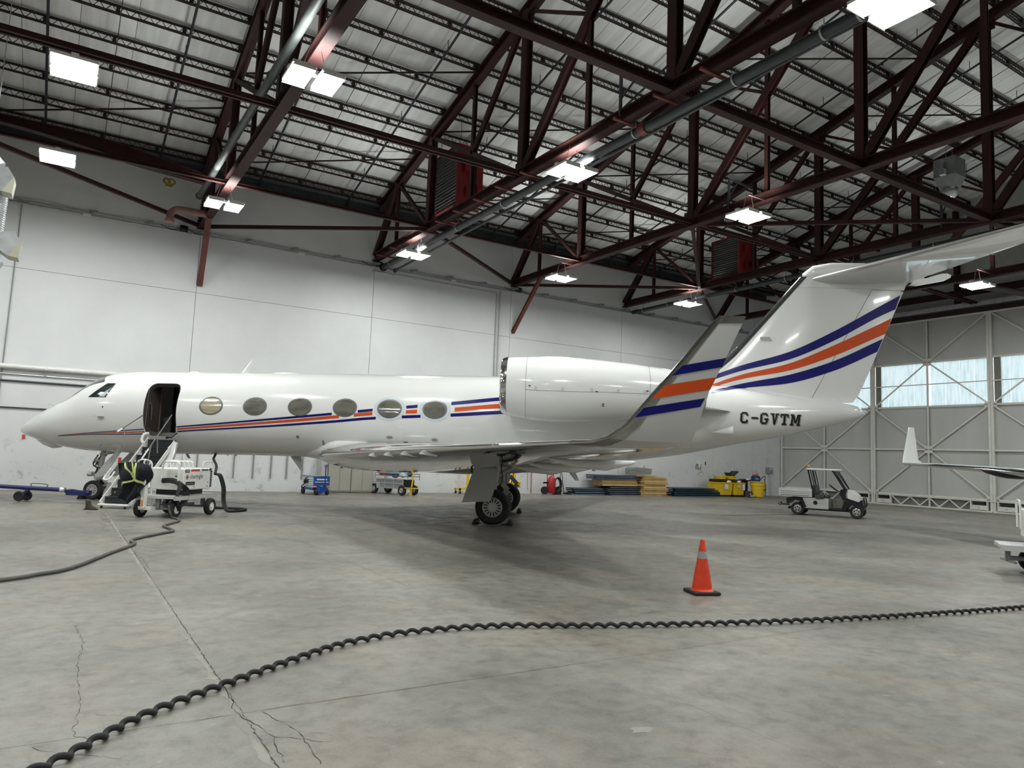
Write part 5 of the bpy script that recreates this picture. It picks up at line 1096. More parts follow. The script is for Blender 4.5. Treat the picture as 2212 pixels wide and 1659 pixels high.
# floor hoses
hose = [(-2.5, 9.1), (-.42, 10.49), (-.11, 10.76), (.28, 11.18), (.84, 12.6), (1.14, 13.3), (1.24, 13.65), (1.20, 13.95), (1.36, 14.37), (1.75, 14.95), (2.02, 15.33), (2.03, 15.7), (1.97, 16.35), (2.12, 16.7), (2.38, 17.3), (2.42, 17.75), (2.36, 18.1)]
MB().tube(curve([(x, y, .028) for x, y in hose]+[(2.30, 18.08, .12), (2.26, 18.12, .3)], 6), .026, 8).build('power_hose', mat('hose_grey', (.10, .095, .085), .7, nz=.3), None, smooth='all', label='long dark hose snaking over the floor to the power unit', cat='hose')
mb = MB()
for o_ in (0, .05): mb.tube(curve([(3.55+o_, 20.02, .95), (3.62+o_, 19.95, .9), (3.72+o_, 19.95, .6), (3.74+o_, 19.9, .25), (3.8+o_, 19.65, .05), (4.02+o_, 19.6+o_, .035), (4.35, 20.0+o_, .035), (4.3, 20.3-o_, .035), (3.9, 20.6+o_, .035), (3.5, 20.9, .035)], 6), .032, 8)
mb.tube(curve([(3.52, 20.0, .95), (3.64, 20.6, 1.15), (3.70, 21.4, 1.3), (3.86, 22.1, 1.42)], 8), .035, 8)
mb.build('power_cable', RUBBER, None, smooth='all', label='thick black cable between the power unit, the jet belly and the floor', cat='cable')
sp_ = [(-.9, 3.9), (-.3, 4.25), (.14, 4.58), (.57, 5.07), (1.12, 5.49), (2.05, 6.12), (2.5, 6.31), (3.02, 6.39), (3.87, 6.28), (4.85, 5.89), (6.35, 5.41), (8.19, 4.97), (10.69, 4.56), (13.2, 4.3)]
cv = curve([(x, y, 0) for x, y in sp_], 40); mb = MB(); pts = []; acc = 0; last = cv[0]; ph = 0
dense = [cv[0]]
for p in cv[1:]:
    while (p-dense[-1]).length > .0125: dense.append(dense[-1]+(p-dense[-1]).normalized()*.0125)
for i, p in enumerate(dense):
    d = (dense[min(i+1, len(dense)-1)]-dense[max(0, i-1)]).normalized(); n_ = Vector((-d.y, d.x, 0)); a = i*.0125/.137*2*PI
    pts.append(p+n_*.019*math.cos(a)+Vector((0, 0, .032+.012*math.sin(a))))
mb.tube(pts, .0185, 8); mb.build('spiral_hose', RUBBER, None, smooth='all', label='black spiral wrapped cord lying across the foreground floor', cat='cord')

# coverall with reflective braces hung on the tow bar side
t = thing('work_coverall', 'black work coverall with yellow reflective cross straps hung by the stairs', 'clothing', (1.50, 18.42, 0), rad(-32))
def cloth(u, v):
    w = .30+.05*math.sin(v*7)+.05*math.sin(3*v+1); x = (u-.5)*2*w+.06*math.sin(v*4); z = 1.25-v*.88-.10*abs(u-.45)*(1-v)+.05*math.sin(u*9)*v
    if u > .62 and v > .55: z += (v-.55)*.35*(u-.5)
    y = .05*math.sin(u*14+v*3)+.04*math.sin(v*9+u*4); return Vector((x, y, z))
mb = MB(); nu, nv = 26, 22
for s_ in (0, 1):
    for i in range(nu+1):
        for j in range(nv+1):
            p = cloth(i/nu, j/nv); e = min(i, nu-i, j, nv-j)/3; p.y += (-.06 if s_ else .06)*min(1, e); mb.v.append(tuple(p))
N_ = (nu+1)*(nv+1)
for s_ in (0, 1):
    for i in range(nu):
        for j in range(nv): a = s_*N_+i*(nv+1)+j; mb.f.append((a, a+nv+1, a+nv+2, a+1))
cv_ = mb.build('coverall_cloth', NAVY, t, smooth='all', calc=False)
mb = MB()
for (u0, v0, u1, v1) in ((.18, 0.0, .55, .42), (.55, .42, .52, .02), (.55, .42, .02, .62), (.55, .42, .98, .60), (.42, .0, .50, .28)):
    n0 = len(mb.v)
    for k in range(11):
        u, v = u0+(u1-u0)*k/10, v0+(v1-v0)*k/10; p = cloth(u, v); e = min(u*nu, (1-u)*nu, v*nv, (1-v)*nv)/3; p.y -= .06*min(1, e)+.008
        d = Vector((u1-u0, 0, -(v1-v0))).normalized(); q = Vector((d.z, 0, -d.x))*.026; mb.v += [tuple(p+q), tuple(p-q)]
    mb.f += [(n0+2*k, n0+2*k+1, n0+2*k+3, n0+2*k+2) for k in range(10)]
mb.build('reflective_strap', HIVIS, cv_, smooth='all', calc=False)
# hook, pushcart hoop behind the coverall
MB().tube(curve([(1.62, 18.56, 1.0), (1.6, 18.56, 1.24), (1.72, 18.5, 1.30), (1.86, 18.42, 1.24), (1.88, 18.4, 1.0), (1.92, 18.42, .3)], 6), .02, 8).tube([(1.62, 18.56, 1.0), (1.64, 18.58, .3), (1.92, 18.42, .3)], .02, 8).build('carrying_rail', WHITE, None, smooth='all', label='white tube rail holding the black coverall in front of the power unit', cat='rail')

# boot on the floor
t = thing('ankle_boot', 'dark brown ankle boot standing alone on the floor left of the steps', 'boot', (.83, 20.63, 0), rad(-32))
mb = MB()
mb.rings([[(x+a*.5*math.cos(2*PI*k/16), .048*w_*math.sin(2*PI*k/16), z) for k in range(16)] for x, z, a, w_ in ((.01, .0, .29, 1), (.01, .03, .30, 1.08), (.005, .055, .28, 1.05), (-.02, .085, .22, .95), (-.05, .12, .16, .9), (-.065, .16, .13, .9), (-.07, .21, .13, .92), (-.07, .21, .11, .75), (-.07, .12, .10, .7))])
mb.build('boot_upper', TGREEN, t, smooth=True); MB().rbox((.01, 0, .012), (.31, .10, .024), .005).build('boot_sole', RUBBER, t); MB().tube(curve([(-.12, 0, .2), (-.14, 0, .24), (-.12, 0, .24)], 4), .006, 5).build('pull_loop', TGREEN, t)

# tow bar
tw = Vector((.72, 22.62, 0)); di = Vector((-.85, .52, 0)).normalized(); t = thing('tow_bar', 'long blue aircraft tow bar on small wheels attached to the nose wheel', 'tow bar', tw, math.atan2(di.y, di.x))
MB().tube([(.55, 0, .34), (3.6, 0, .40)], .055, 12).build('tube', TBLUE, t, smooth=True); MB().tube([(-.08, -.12, .28), (.35, -.1, .33), (.5, 0, .34)], .035, 8).bb((-.12, -.17, .22), (.38, -.12, .34)).bb((-.12, .12, .22), (.38, .17, .34)).bb((.30, -.15, .27), (.42, .15, .36)).build('tow_head', TBLUE, t)
MB().lathe([(.03, 0), (.05, .04), (.03, .1), (.055, .12), (.055, .16)], (.4, 0, .335), (1, 0, 0), 10).lathe([(.07, 0), (.05, .02), (.07, .12)], (.50, 0, .34), (1, 0, 0), 10).build('shear_pin', BRUSH, t)
MB().tube(curve([(1.0, 0, .40), (1.0, 0, .47), (1.4, 0, .48), (1.4, 0, .40)], 4), .01, 6).build('lift_handle', BLACK, t)
for y in (-.18, .14): MB().lathe([(.05, -.03), (.125, -.04), (.135, 0), (.125, .04), (.05, .03)], (1.62, y, .14), (0, 1, 0), 20).build('wheel', RUBBER, t, smooth=True); MB().lathe([(.08, -.042), (.03, -.05), (.01, -.05)], (1.62, y, .14), (0, 1, 0), 16).build('wheel_hub', mat('hub_pale', (.4, .4, .38), .5, nz=.1), t)
MB().beam((1.6, -.18, .14), (1.45, 0, .36), .04, .05).beam((1.6, .14, .14), (1.45, 0, .36), .04, .05).build('wheel_fork', TBLUE, t)
# wheel chocks
def chock(x, y, rz, label):
    t = thing('wheel_chock', label, 'chock', (x, y, 0), rz, 'black wheel chocks')
    MB().prism([(-.08, 0), (.08, 0), (.03, .12), (-.03, .12)], (0, -.25, 0), (1, 0, 0), (0, 0, 1), -.5).build('wedge', RUBBER, t)
JM = lambda s, l: JO+Vector((.811, -.585, 0))*s+Vector((-.585, -.811, 0))*l
for (s, l, lb) in ((-.42, 2.1, 'black chock ahead of the near main wheels'), (.42, 2.1, 'black chock behind the near main wheels'), (-.42, -2.1, 'black chock ahead of the far main wheels'), (.42, -2.1, 'black chock behind the far main wheels'), (-12.06, 0, 'black chock ahead of the nose wheels'), (-11.38, 0, 'black chock behind the nose wheels')):
    p = JM(s, l); chock(p.x, p.y, JH, lb)
a, b_ = JM(-.4, 2.42), JM(.4, 2.42); MB().tube(curve([(a.x, a.y, .1), ((a.x*2+b_.x)/3, (a.y*2+b_.y)/3, .02), ((a.x+b_.x*2)/3, (a.y+b_.y*2)/3, .02), (b_.x, b_.y, .1)], 5), .009, 5).build('chock_rope', DUCT, None, label='pale rope joining the chocks of the near main wheels', cat='rope')

# ---------------------------------------------------------------- utility cart
ct_ = thing('utility_cart', 'small white and silver utility cart with amber beacon and cargo bed', 'utility cart', (22.92, 16.99, 0), math.atan2(-.884, .463))
MB().bb((-.62, .0, .66), (.50, 1.2, .70)).bb((-.62, .0, .68), (.50, .03, .94)).bb((-.62, 1.17, .68), (.50, 1.2, .94)).bb((-.64, .0, .66), (-.60, 1.2, .94)).bb((.47, 0, .66), (.50, 1.2, .94)).build('cargo_bed', ALU, ct_)
for z in (.725, .79, .855): MB().beam((-.56, -.012, z), (.42, -.012, z), .024, .022).build('bed_rib', ALU, ct_)
for x in (-.62, .44): MB().bb((x-.02, -.02, .66), (x+.05, 0, .95)).build('bed_corner', ALU, ct_)
MB().rbox((.84, .6, 1.66), (1.08, 1.15, .07), .025).build('roof', WHITE, ct_)
mb = MB()
for y in (.05, 1.15): mb.beam((.36, y, 1.64), (.56, y, .68), .04, .05).beam((.44, y, 1.64), (.60, y, .9), .03, .03)
mb.build('rear_post', BLACK, ct_)
mb = MB()
for y in (.06, 1.14): mb.beam((1.17, y, 1.64), (1.60, y, .93), .045, .05).beam((1.25, y, 1.63), (1.64, y, .95), .03, .03)
mb.build('front_post', BLACK, ct_); MB().rings([[(1.21+dx, y, 1.62) for y in (.08, 1.12) for dx in (0,)]+[(1.62+dx, y, .95) for y in (1.12, .08) for dx in (0,)], [(1.225, .08, 1.62), (1.225, 1.12, 1.62), (1.635, 1.12, .95), (1.635, .08, .95)]]).build('windscreen', mat('clear_screen', (.9, .92, .92), .03, trans=1.0, nz=.01), ct_)
MB().bb((.18, .06, .26), (1.03, 1.14, .64)).build('side_panel', ALU, ct_)
for k in range(6): MB().beam((.22, .05, .30+.055*k), (.99, .05, .30+.055*k), .012, .016).build('panel_rib', ALU, ct_)
MB().lathe([(.075, 0), (.07, .02)], (.60, .055, .47), (0, -1, 0), 18).build('fuel_cap', BLACK, ct_)
MB().bb((1.0, .1, .24), (1.48, 1.1, .29)).bb((1.02, 1.08, .3), (1.44, 1.12, .60)).bb((-.35, .2, .2), (2.0, 1.0, .28)).bb((.1, .1, .22), (1.6, .16, .27)).build('floor_pan', BLACK, ct_)
MB().bb((1.03, 1.04, .30), (1.42, 1.075, .60)).build('step_panel', mat('step_beige', (.40, .38, .33), .6, nz=.1), ct_)
MB().rbox((.78, .6, .70), (.46, 1.05, .12), .03).rbox((.56, .6, .92), (.10, 1.0, .36), .03, Matrix.Rotation(-.2, 3, 'Y')).build('seat', mat('seat_grey', (.06, .062, .062), .6, nz=.2), ct_)
MB().tube(curve([(.60, .04, .85), (.78, .03, .84), (.90, .03, .76), (.88, .03, .64), (.6, .03, .62)], 5), .015, 6).build('arm_rest', BLACK, ct_, smooth='all')
MB().prism([(1.60, .99), (1.78, .95), (1.98, .80), (2.06, .60), (2.0, .58), (1.60, .70)], (0, .1, 0), (1, 0, 0), (0, 0, 1), -1.0).build('hood', WHITE, ct_)
MB().prism([(1.60, .70), (2.0, .58), (2.12, .66), (2.17, .42), (2.14, .28), (2.05, .40), (1.75, .46), (1.60, .28), (1.44, .24), (1.52, .5)], (0, .06, 0), (1, 0, 0), (0, 0, 1), -1.08).build('front_cowl', BLACK, ct_)
MB().prism([(1.42, .98), (1.64, 1.02), (1.66, .6), (1.5, .62), (1.40, .8)], (0, .1, 0), (1, 0, 0), (0, 0, 1), -1.0).build('dashboard', BLACK, ct_)
MB().prism([(-.38, .56), (-.30, .62), (.18, .60), (.30, .30), (.22, .28), (.10, .50), (-.08, .54), (-.26, .48), (-.36, .38)], (0, -.02, 0), (1, 0, 0), (0, 0, 1), -1.24).build('rear_fender', BLACK, ct_)
MB().lathe([(.17, -.012), (.185, 0), (.17, .012)], (1.16, .38, 1.02), (.62, 0, .75), 24, cap=False).beam((1.16, .38, 1.02), (1.45, .38, .84), .03, .03).beam((1.16, .22, 1.02), (1.16, .54, 1.02), .02, .03).build('steering_wheel', BLACK, ct_)
for x, y in ((0, .10), (0, 1.1), (1.945, .10), (1.945, 1.1)):
    tb, rb = MB(), MB(); wheel(tb, rb, (x, y, .228), .228, .20, 24, .56); tb.build('tire', RUBBER, ct_, smooth=True); rb.build('wheel_rim', BRUSH, ct_, smooth=True)
    hb = MB(); [hb.lathe([(.026, 0), (.026, .004)], (x+.078*math.sin(2*PI*k/5), y+sg*.078, .228+.078*math.cos(2*PI*k/5)), (0, sg, 0), 8) for k in range(5) for sg in (-1, 1)]; hb.build('rim_holes', BLACK, ct_)
MB().tube([(-.36, .6, .33), (-.66, .6, .33)], .025, 8).tube(curve([(-.66, .6, .33), (-.70, .6, .30), (-.75, .6, .33), (-.74, .6, .37)], 4), .018, 6).bb((-.69, .58, .35), (-.64, .62, .42)).build('tow_hitch', BLACK, ct_)
b2 = MB().lathe([(.04, 0), (.04, .03)], (.36, .12, 1.70), (0, 0, 1), 12).build('beacon_base', BLACK, ct_); MB().lathe([(.038, 0), (.036, .07), (.02, .09)], (.36, .12, 1.73), (0, 0, 1), 12).build('beacon_lens', AMBER, b2)
MB().bb((1.33, .0, 1.32), (1.37, .12, 1.42)).build('side_mirror', BLACK, ct_); MB().tube([(2.12, .15, .3), (2.20, .15, .45), (2.16, .15, .72), (2.16, 1.05, .72), (2.20, 1.05, .45), (2.12, 1.05, .3)], .02, 8).build('brush_guard', BLACK, ct_, smooth=True)

# ---------------------------------------------------------------- things along the back wall
bc = thing('blue_power_cart', 'small blue wheeled power cart with an upright tow handle', 'cart', (8.42, 26.62, 0), rad(9))
MB().bb((-.32, 0, .26), (.32, .03, .69)).build('front_panel', CBLUE, bc); MB().rbox((0, .50, .47), (.62, .94, .43), .015).build('body', mat('pale_blue_side', (.46, .50, .56), .5, nz=.1), bc)
MB().bb((-.33, 0, .67), (.33, 1.0, .70)).build('lid', mat('lid_blue', (.20, .26, .36), .4, nz=.1), bc)
MB().bb((-.20, -.006, .545), (.20, 0, .60)).bb((-.27, -.006, .465), (.27, 0, .49)).bb((-.04, -.006, .32), (.04, 0, .34)).build('white_lettering', WHITE, bc)
for x in (-.26, .26): MB().bb((x-.06, -.012, .29), (x+.06, 0, .34)).build('marker_lamp', AMBER, bc)
mb = MB(); [mb.bb((-.335, .15, z), (-.31, .6, z+.03)) for z in (.36, .43, .5, .57)]; mb.build('side_vent', WHITE, bc)
MB().tube([(.08, -.12, .2), (.07, -.12, 1.02)], .02, 8).lathe([(.03, -.015), (.055, -.015), (.055, .015), (.03, .015)], (.07, -.12, 1.07), (0, 1, 0), 14, cap=False).build('tow_handle', TBLUE, bc); MB().bb((-.2, -.06, .10), (.2, .05, .26)).bb((-.03, -.1, .06), (.03, .1, .26)).bb((-.3, .1, .18), (.3, 1.0, .26)).tube([(-.22, -.02, .11), (.22, -.02, .11)], .015, 6).build('chassis', CBLUE, bc)
for x, y in ((-.22, -.02), (.22, -.02), (-.3, .88), (.3, .88)): MB().lathe([(.05, -.04), (.105, -.04), (.115, 0), (.105, .04), (.05, .04)], (x, y, .115), (1, 0, 0), 16).build('wheel', RUBBER, bc, smooth=True)
MB().tube(curve([(-.33, .5, .62), (-.42, .5, .58), (-.45, .52, .45), (-.38, .55, .42), (-.5, .6, .3), (-.45, .62, .24), (-.35, .6, .3)], 5), .02, 6).bb((-.4, .42, .44), (-.33, .6, .56)).build('cable', RUBBER, bc, smooth='all')
# lockers
for k, (x, lb) in enumerate(((9.10, 'left grey beige two door locker against the wall'), (10.05, 'right grey beige two door locker against the wall'))):
    t = thing('storage_locker', lb, 'locker', (x, 28.02, 0), 0); w = .93; h = 1.86
    MB().bb((0, .02, .04), (w, .56, h)).bb((.03, .06, 0), (w-.03, .5, .05)).build('body', LOCK, t)
    for j in (0, 1): d_ = MB().bb((.02+j*(w-.04)/2+.006, 0, .09), (.02+(j+1)*(w-.04)/2-.006, .025, h-.04)).build('door', LOCK, t); 
    MB().bb((w/2+.03, -.02, .98), (w/2+.09, 0, 1.03)).build('handle', BLACK, t)
t = thing('storage_locker', 'narrow pale locker side left of the two lockers', 'locker', (8.82, 28.05, 0)); MB().bb((0, 0, 0), (.25, .5, 1.84)).build('body', mat('locker_pale', (.44, .44, .43), .5, nz=.05), t); MB().bb((.02, -.015, .05), (.23, 0, 1.8)).build('door', MATS['locker_pale'], t)
# grey tool trailer with a heap of cloths
TL, TW_ = 1.5, .62
gt = thing('tool_trailer', 'grey steel trailer with rail top carrying covers and rags', 'trailer', (11.10, 28.0, 0), rad(-67))
MB().bb((0, 0, .24), (TL, .03, .60)).bb((0, TW_-.03, .24), (TL, TW_, .60)).bb((0, 0, .24), (.03, TW_, .60)).bb((TL-.03, 0, .24), (TL, TW_, .60)).bb((0, 0, .24), (TL, TW_, .27)).build('tray', GREYP, gt)
FGREY = mat('frame_grey', (.34, .35, .35), .5, nz=.1)
for x in (0, .48, .97, TL-.05): MB().bb((x, -.02, .24), (x+.05, 0, .62)).build('side_post', FGREY, gt)
for z in (.24, .42, .58): MB().bb((0, -.025, z), (TL, 0, z+.035)).build('side_bar', FGREY, gt)
MB().bb((TL+.005, .03, .30), (TL+.02, TW_-.03, .62)).build('end_panel', BLACK, gt)
mb = MB()
for z in (.74, .84): mb.tube([(-.06, -.03, z), (TL+.25, -.03, z), (TL+.25, TW_+.03, z), (-.06, TW_+.03, z), (-.06, -.03, z)], .016, 6)
for x, y in ((-.06, -.03), (.5, -.03), (1.1, -.03), (TL+.25, -.03), (TL+.25, TW_+.03), (-.06, TW_+.03)): mb.tube([(x, y, .6), (x, y, .84)], .014, 6)
mb.build('top_rail', mat('rail_grey', (.18, .19, .19), .5, nz=.1), gt)
for x, y in ((-.02, -.08), (TL-.02, -.04), (0, TW_+.08), (TL-.02, TW_+.04)):
    tb, rb = MB(), MB(); wheel(tb, rb, (x, y, .2), .2, .12, 18, .5); tb.build('tire', RUBBER, gt, smooth=True); rb.build('wheel_rim', DUCT, gt, smooth=True)
MB().prism([(-.24, .2), (-.2, .42), (.2, .44), (.24, .2), (.18, .2), (.14, .38), (-.14, .36), (-.18, .2)], (0, -.14, .03), (1, 0, 0), (0, 0, 1), -.14).build('fender', mat('fender_grey', (.40, .41, .41), .5, nz=.1), gt)
def lump(c, d, seed, n_=12):
    mb = MB(); r_ = random.Random(seed); ph = [r_.uniform(0, 6) for _ in range(4)]
    rg = []
    for i in range(n_+1):
        a = PI*i/n_; rg.append([Vector((c[0]+d[0]*math.sin(a)*math.cos(2*PI*j/16)*(1+.12*math.sin(3*2*PI*j/16+ph[0])+.06*math.sin(7*j+ph[1])), c[1]+d[1]*math.sin(a)*math.sin(2*PI*j/16)*(1+.1*math.sin(2*2*PI*j/16+ph[2])), c[2]-d[2]*math.cos(a)*(1+.1*math.sin(5*a+j*.8+ph[3])))) for j in range(16)])
    return mb.rings(rg)
for c, d, m_, nm, lb in (((.80, .33, .86), (.55, .26, .14), LBLUE, 'folded_cover', 'light blue engine cover heaped on the grey trailer'), ((.18, .2, .84), (.24, .18, .10), PINK, 'folded_cover', 'faded red cover bundled at the left of the grey trailer'), ((1.3, .15, .78), (.16, .12, .09), WHITE, 'rag', 'white rag on the right of the grey trailer'), ((.95, .10, .74), (.18, .09, .07), NAVY, 'rag', 'dark blue rag at the front of the grey trailer'), ((1.4, .45, .84), (.12, .12, .09), TEAL, 'rag', 'teal cloth at the far right of the grey trailer')):
    q = lump(c, d, len(lb)).build(nm, m_, None, smooth='all', label=lb, cat='cloth', M=Matrix.Translation((11.10, 28.0, 0)) @ Matrix.Rotation(rad(-67), 4, 'Z'))
t = thing('yellow_tow_handle', 'upright yellow tow handle in front of the grey trailer', 'handle', (11.93, 26.30, 0), rad(-20))
MB().beam((-.05, 0, .14), (.05, 0, 1.12), .09, .05).build('bar', YELLOW, t); MB().beam((-.30, -.02, .31), (.24, -.02, .30), .05, .04).build('cross_bar', YELLOW, t); MB().bb((-.1, 0, 0), (.0, .12, .16)).build('foot', YELLOW, t)
# yellow hoist
t = thing('engine_hoist', 'yellow wheeled hoist standing against the wall left of the main gear', 'hoist', (15.28, 28.1, 0))
MB().bb((-.42, -.25, .17), (.3, -.17, .24)).bb((-.42, .15, .17), (.3, .23, .24)).bb((-.42, -.25, .17), (-.36, .23, .24)).prism([(0, 0), (.18, 0), (.12, .14)], (-.02, -.02, .24), (1, 0, 0), (0, 0, 1), .04).build('base', YELLOW, t)
MB().bb((.05, -.04, .2), (.15, .05, 2.3)).bb((-.5, -.03, 2.2), (.15, .04, 2.3)).build('mast', YELLOW, t)
for x, y in ((-.38, -.2), (-.38, .2), (.24, -.2), (.24, .2)): MB().lathe([(.05, -.02), (.05, .02)], (x, y, .05), (0, 1, 0), 12).beam((x, y, .05), (x, y, .17), .03, .04).build('caster', BLACK, t)
t = thing('yellow_jack', 'yellow jack beside the far main wheel, partly hidden', 'jack', (17.72, 28.0, 0))
MB().lathe([(.22, .36), (.27, .40), (.29, .5), (.30, .56), (.24, .60)], (0, 0, 0), (0, 0, 1), 16).lathe([(.09, .6), (.09, .95)], (-.05, 0, 0), (0, 0, 1), 12).bb((-.3, -.06, .30), (.3, .06, .38)).build('body', YELLOW, t); mb = MB(); [mb.beam((0, 0, .4), (.35*math.cos(a), .25*math.sin(a), .04), .05, .05) for a in (0.3, 2.4, 4.5)]; mb.build('leg', YELLOW, t)
# wheeled extinguisher
t = thing('wheeled_extinguisher', 'red wheeled fire extinguisher with a coiled black hose', 'extinguisher', (19.95, 27.95, 0))
MB().lathe([(.16, .05), (.19, .12), (.19, .68), (.13, .80), (.06, .86)], (-.2, 0, 0), (0, 0, 1), 20).build('cylinder', REDX, t, smooth=True)
MB().tube(curve([(-.38, .1, .0), (-.38, .1, 1.15), (-.3, .1, 1.24), (-.1, .1, 1.24), (-.04, .1, 1.15), (-.04, .1, .0)], 5), .018, 6).tube([(-.38, .1, .9), (-.04, .1, .9)], .014, 6).build('hand_frame', REDX, t, smooth='all')
mb = MB(); [mb.tube([(.06+(.21-.012*k)*math.sin(2*PI*j/24), -.16+.03*k, .46+(.34-.015*k)*math.cos(2*PI*j/24)) for j in range(25)], .028, 8) for k in range(4)]; mb.build('coiled_hose', RUBBER, t, smooth='all')
for x in (-.56, ): MB().lathe([(.07, -.05), (.17, -.05), (.185, 0), (.17, .05), (.07, .05)], (x, .05, .19), (.3, 1, 0), 18).build('wheel', RUBBER, t, smooth=True); MB().lathe([(.07, -.05), (.17, -.05), (.185, 0), (.17, .05), (.07, .05)], (.3, .15, .19), (.3, 1, 0), 18).build('wheel', RUBBER, t, smooth=True)
MB().bb((-.66, -.02, .50), (-.38, .04, .58)).bb((-.05, -.1, .0), (.3, .1, .08)).tube([(.33, .05, .02), (.33, .05, 1.2), (.42, .03, .9), (.52, .0, .02)], .016, 6).build('bracket', BLACK, t)
# stacked boards and beams
def stack(prefix, n_, x0, x1, y0, y1, z0, dz, m_list, nm, cat, where, grp, jx=.05, taper=0., jy=.03, th=.8):
    words = ['bottom', 'second', 'third', 'fourth', 'fifth', 'sixth', 'seventh', 'eighth', 'ninth', 'tenth', 'eleventh']
    for k in range(n_):
        r_ = random.Random(hash(prefix) % 97+k*13 if False else len(prefix)*31+k*13); a, b_ = x0+r_.uniform(-jx, jx), x1+r_.uniform(-jx, jx)-taper*k
        q = 'topmost' if k == n_-1 else words[k]
        mb = MB(); h = dz*th
        if nm == 'steel_shelf_beam': mb.bb((a, y0, 0), (b_, y0+.04, h)).bb((a, y0, h*.8), (b_, y1, h)).bb((a, y1-.04, 0), (b_, y1, h)).bb((a, y0+.2, 0), (b_, y0+.24, h))
        else: mb.bb((a, y0, 0), (b_, y1, h))
        o = mb.build(nm, m_list[k % len(m_list)], None, label='%s %s of %s' % (q, prefix, where), cat=cat, group=grp)
        o.location = (0, r_.uniform(-jy, jy), z0+k*dz); 
    return o
stack('slate blue shelf beam', 4, 21.0, 22.88, 27.85, 28.5, .0, .088, [SLATE], 'steel_shelf_beam', 'beam', 'the low stack right of the extinguisher', 'low slate blue stack', .14, .04, .06, .68)
stack('dark slate board', 5, 22.95, 24.95, 27.6, 28.45, 0, .088, [SLATE], 'steel_shelf_beam', 'board', 'the stack left of the tan panels', 'middle slate stack', .08, 0, .06, .68)
stack('pale plywood sheet', 4, 22.55, 24.82, 27.7, 28.45, .455, .078, [WOOD2, WOOD], 'plywood_sheet', 'board', 'the pile between slate boards', 'plywood sheets between slate boards', .05, th=.94)
stack('blue grey beam', 3, 22.15, 24.88, 27.62, 28.4, .775, .075, [SLATE], 'steel_shelf_beam', 'beam', 'the bundle on the plywood pile', 'slate bundle on the plywood', .10, 0, .06, .7)
MB().bb((22.42, 27.75, .45), (23.1, 27.8, .76)).build('cardboard_sheet', TAN, None, label='brown cardboard end standing at the left of the plywood pile', cat='cardboard')
stack('tan particle board shelf', 10, 24.98, 26.5, 27.35, 28.3, 0, .094, [WOOD, WOOD2, WOOD], 'tan_board', 'board', 'the tall tan stack', 'tall tan board stack', .11, 0, .08, .88)
stack('large tan sheet', 1, 24.6, 26.0, 27.5, 28.4, .95, .06, [WOOD], 'tan_board', 'board', 'the pile under the grey crate', 'sheet under the crate', 0)
MB().bb((26.2, 27.25, 0), (26.9, 27.35, .03)).build('board_offcut', RED, None, label='rust red offcut on the floor before the tan stack', cat='board')
stack('dark teal rack beam', 5, 26.75, 30.75, 27.0, 28.2, 0, .090, [TEAL], 'steel_shelf_beam', 'beam', 'the long teal stack', 'long teal stack', .08, .27, .05, .72)
t = thing('wire_crate', 'grey slatted metal crate on top of the tan boards', 'crate', (24.50, 27.6, 1.045), rad(4))
MB().prism([(0, 0), (1.25, 0), (1.30, .30), (.12, .36), (-.02, .28)], (0, 0, 0), (1, 0, 0), (0, 0, 1), -.6).build('body', mat('crate_grey', (.25, .27, .25), .55, nz=.3, nscale=7), t)
for z in (.06, .14, .22): MB().bb((.02, -.015, z), (.62, 0, z+.02)).build('slat', DUCT, t)
MB().bb((.62, -.02, 0), (.66, 0, .31)).build('corner_post', GREYP, t)
# bins
def bin_(x, y, w, dp, h, label, m_=YELLOW):
    t = thing('wheeled_bin', label, 'bin', (x, y, 0)); mb = MB()
    mb.rings([[(cx*w/2*k, cy*dp/2*k, z) for cx, cy in ((-1, -1), (1, -1), (1, 1), (-1, 1))] for z, k in ((.10, .84), (h*.93, .98), (h*.94, 1.05), (h, 1.06))]); mb.build('tub', m_, t)
    MB().bb((-w*.38, -dp*.38, 0), (w*.38, dp*.38, .10)).build('dolly', BLACK, t)
    for sx in (-1, 1): MB().lathe([(.05, -.02), (.05, .02)], (sx*w*.36, -dp*.4, .05), (1, 0, 0), 10).build('caster', BLACK, t)
    return t
b1 = bin_(30.47, 27.4, 1.0, .9, .76, 'wide yellow spill bin, left of the row'); MB().bb((-.18, -.475, .42), (.10, -.46, .66)).build('paper_label', WHITE, b1)
b2_ = bin_(31.45, 27.35, .84, .9, .75, 'yellow spill bin, middle of the row, with two labels'); MB().bb((.18, -.475, .36), (.38, -.46, .68)).build('paper_label', WHITE, b2_); MB().bb((-.22, -.475, .5), (.02, -.46, .62)).build('paper_label', mat('label_cream', (.6, .6, .5), .5, nz=.1), b2_)
b3 = thing('garbage_bin', 'round yellow garbage bin at the right end of the row', 'bin', (32.55, 26.62, 0)); MB().lathe([(.30, .02), (.32, .08), (.38, .62), (.42, .64), (.42, .70), (.39, .71), (.41, .80), (.44, .82)], (0, 0, 0), (0, 0, 1), 24).build('tub', YELLOW, b3, smooth=True); MB().bb((.0, -.44, .68), (.18, -.42, .70)).bb((.02, -.39, .40), (.16, -.37, .45)).build('lettering_block', BLACK, b3)
for x, y, r, lb in ((30.5, 27.5, .38, 'black lid lying on the left yellow bin'), (31.45, 27.5, .38, 'black lid lying on the middle yellow bin')):
    tt = thing('bin_lid', lb, 'lid', (x, y, .76)); MB().rbox((0, 0, .08), (.92, .7, .16), .04).build('lid', BLACK, tt)
tt = thing('drum_lid', 'yellow round tub on the left black lid', 'tub', (30.5, 27.45, .93)); MB().lathe([(.30, 0), (.33, .12), (.36, .14), (.36, .17)], (0, 0, 0), (0, 0, 1), 20).build('tub', YELLOW, tt, smooth=True)
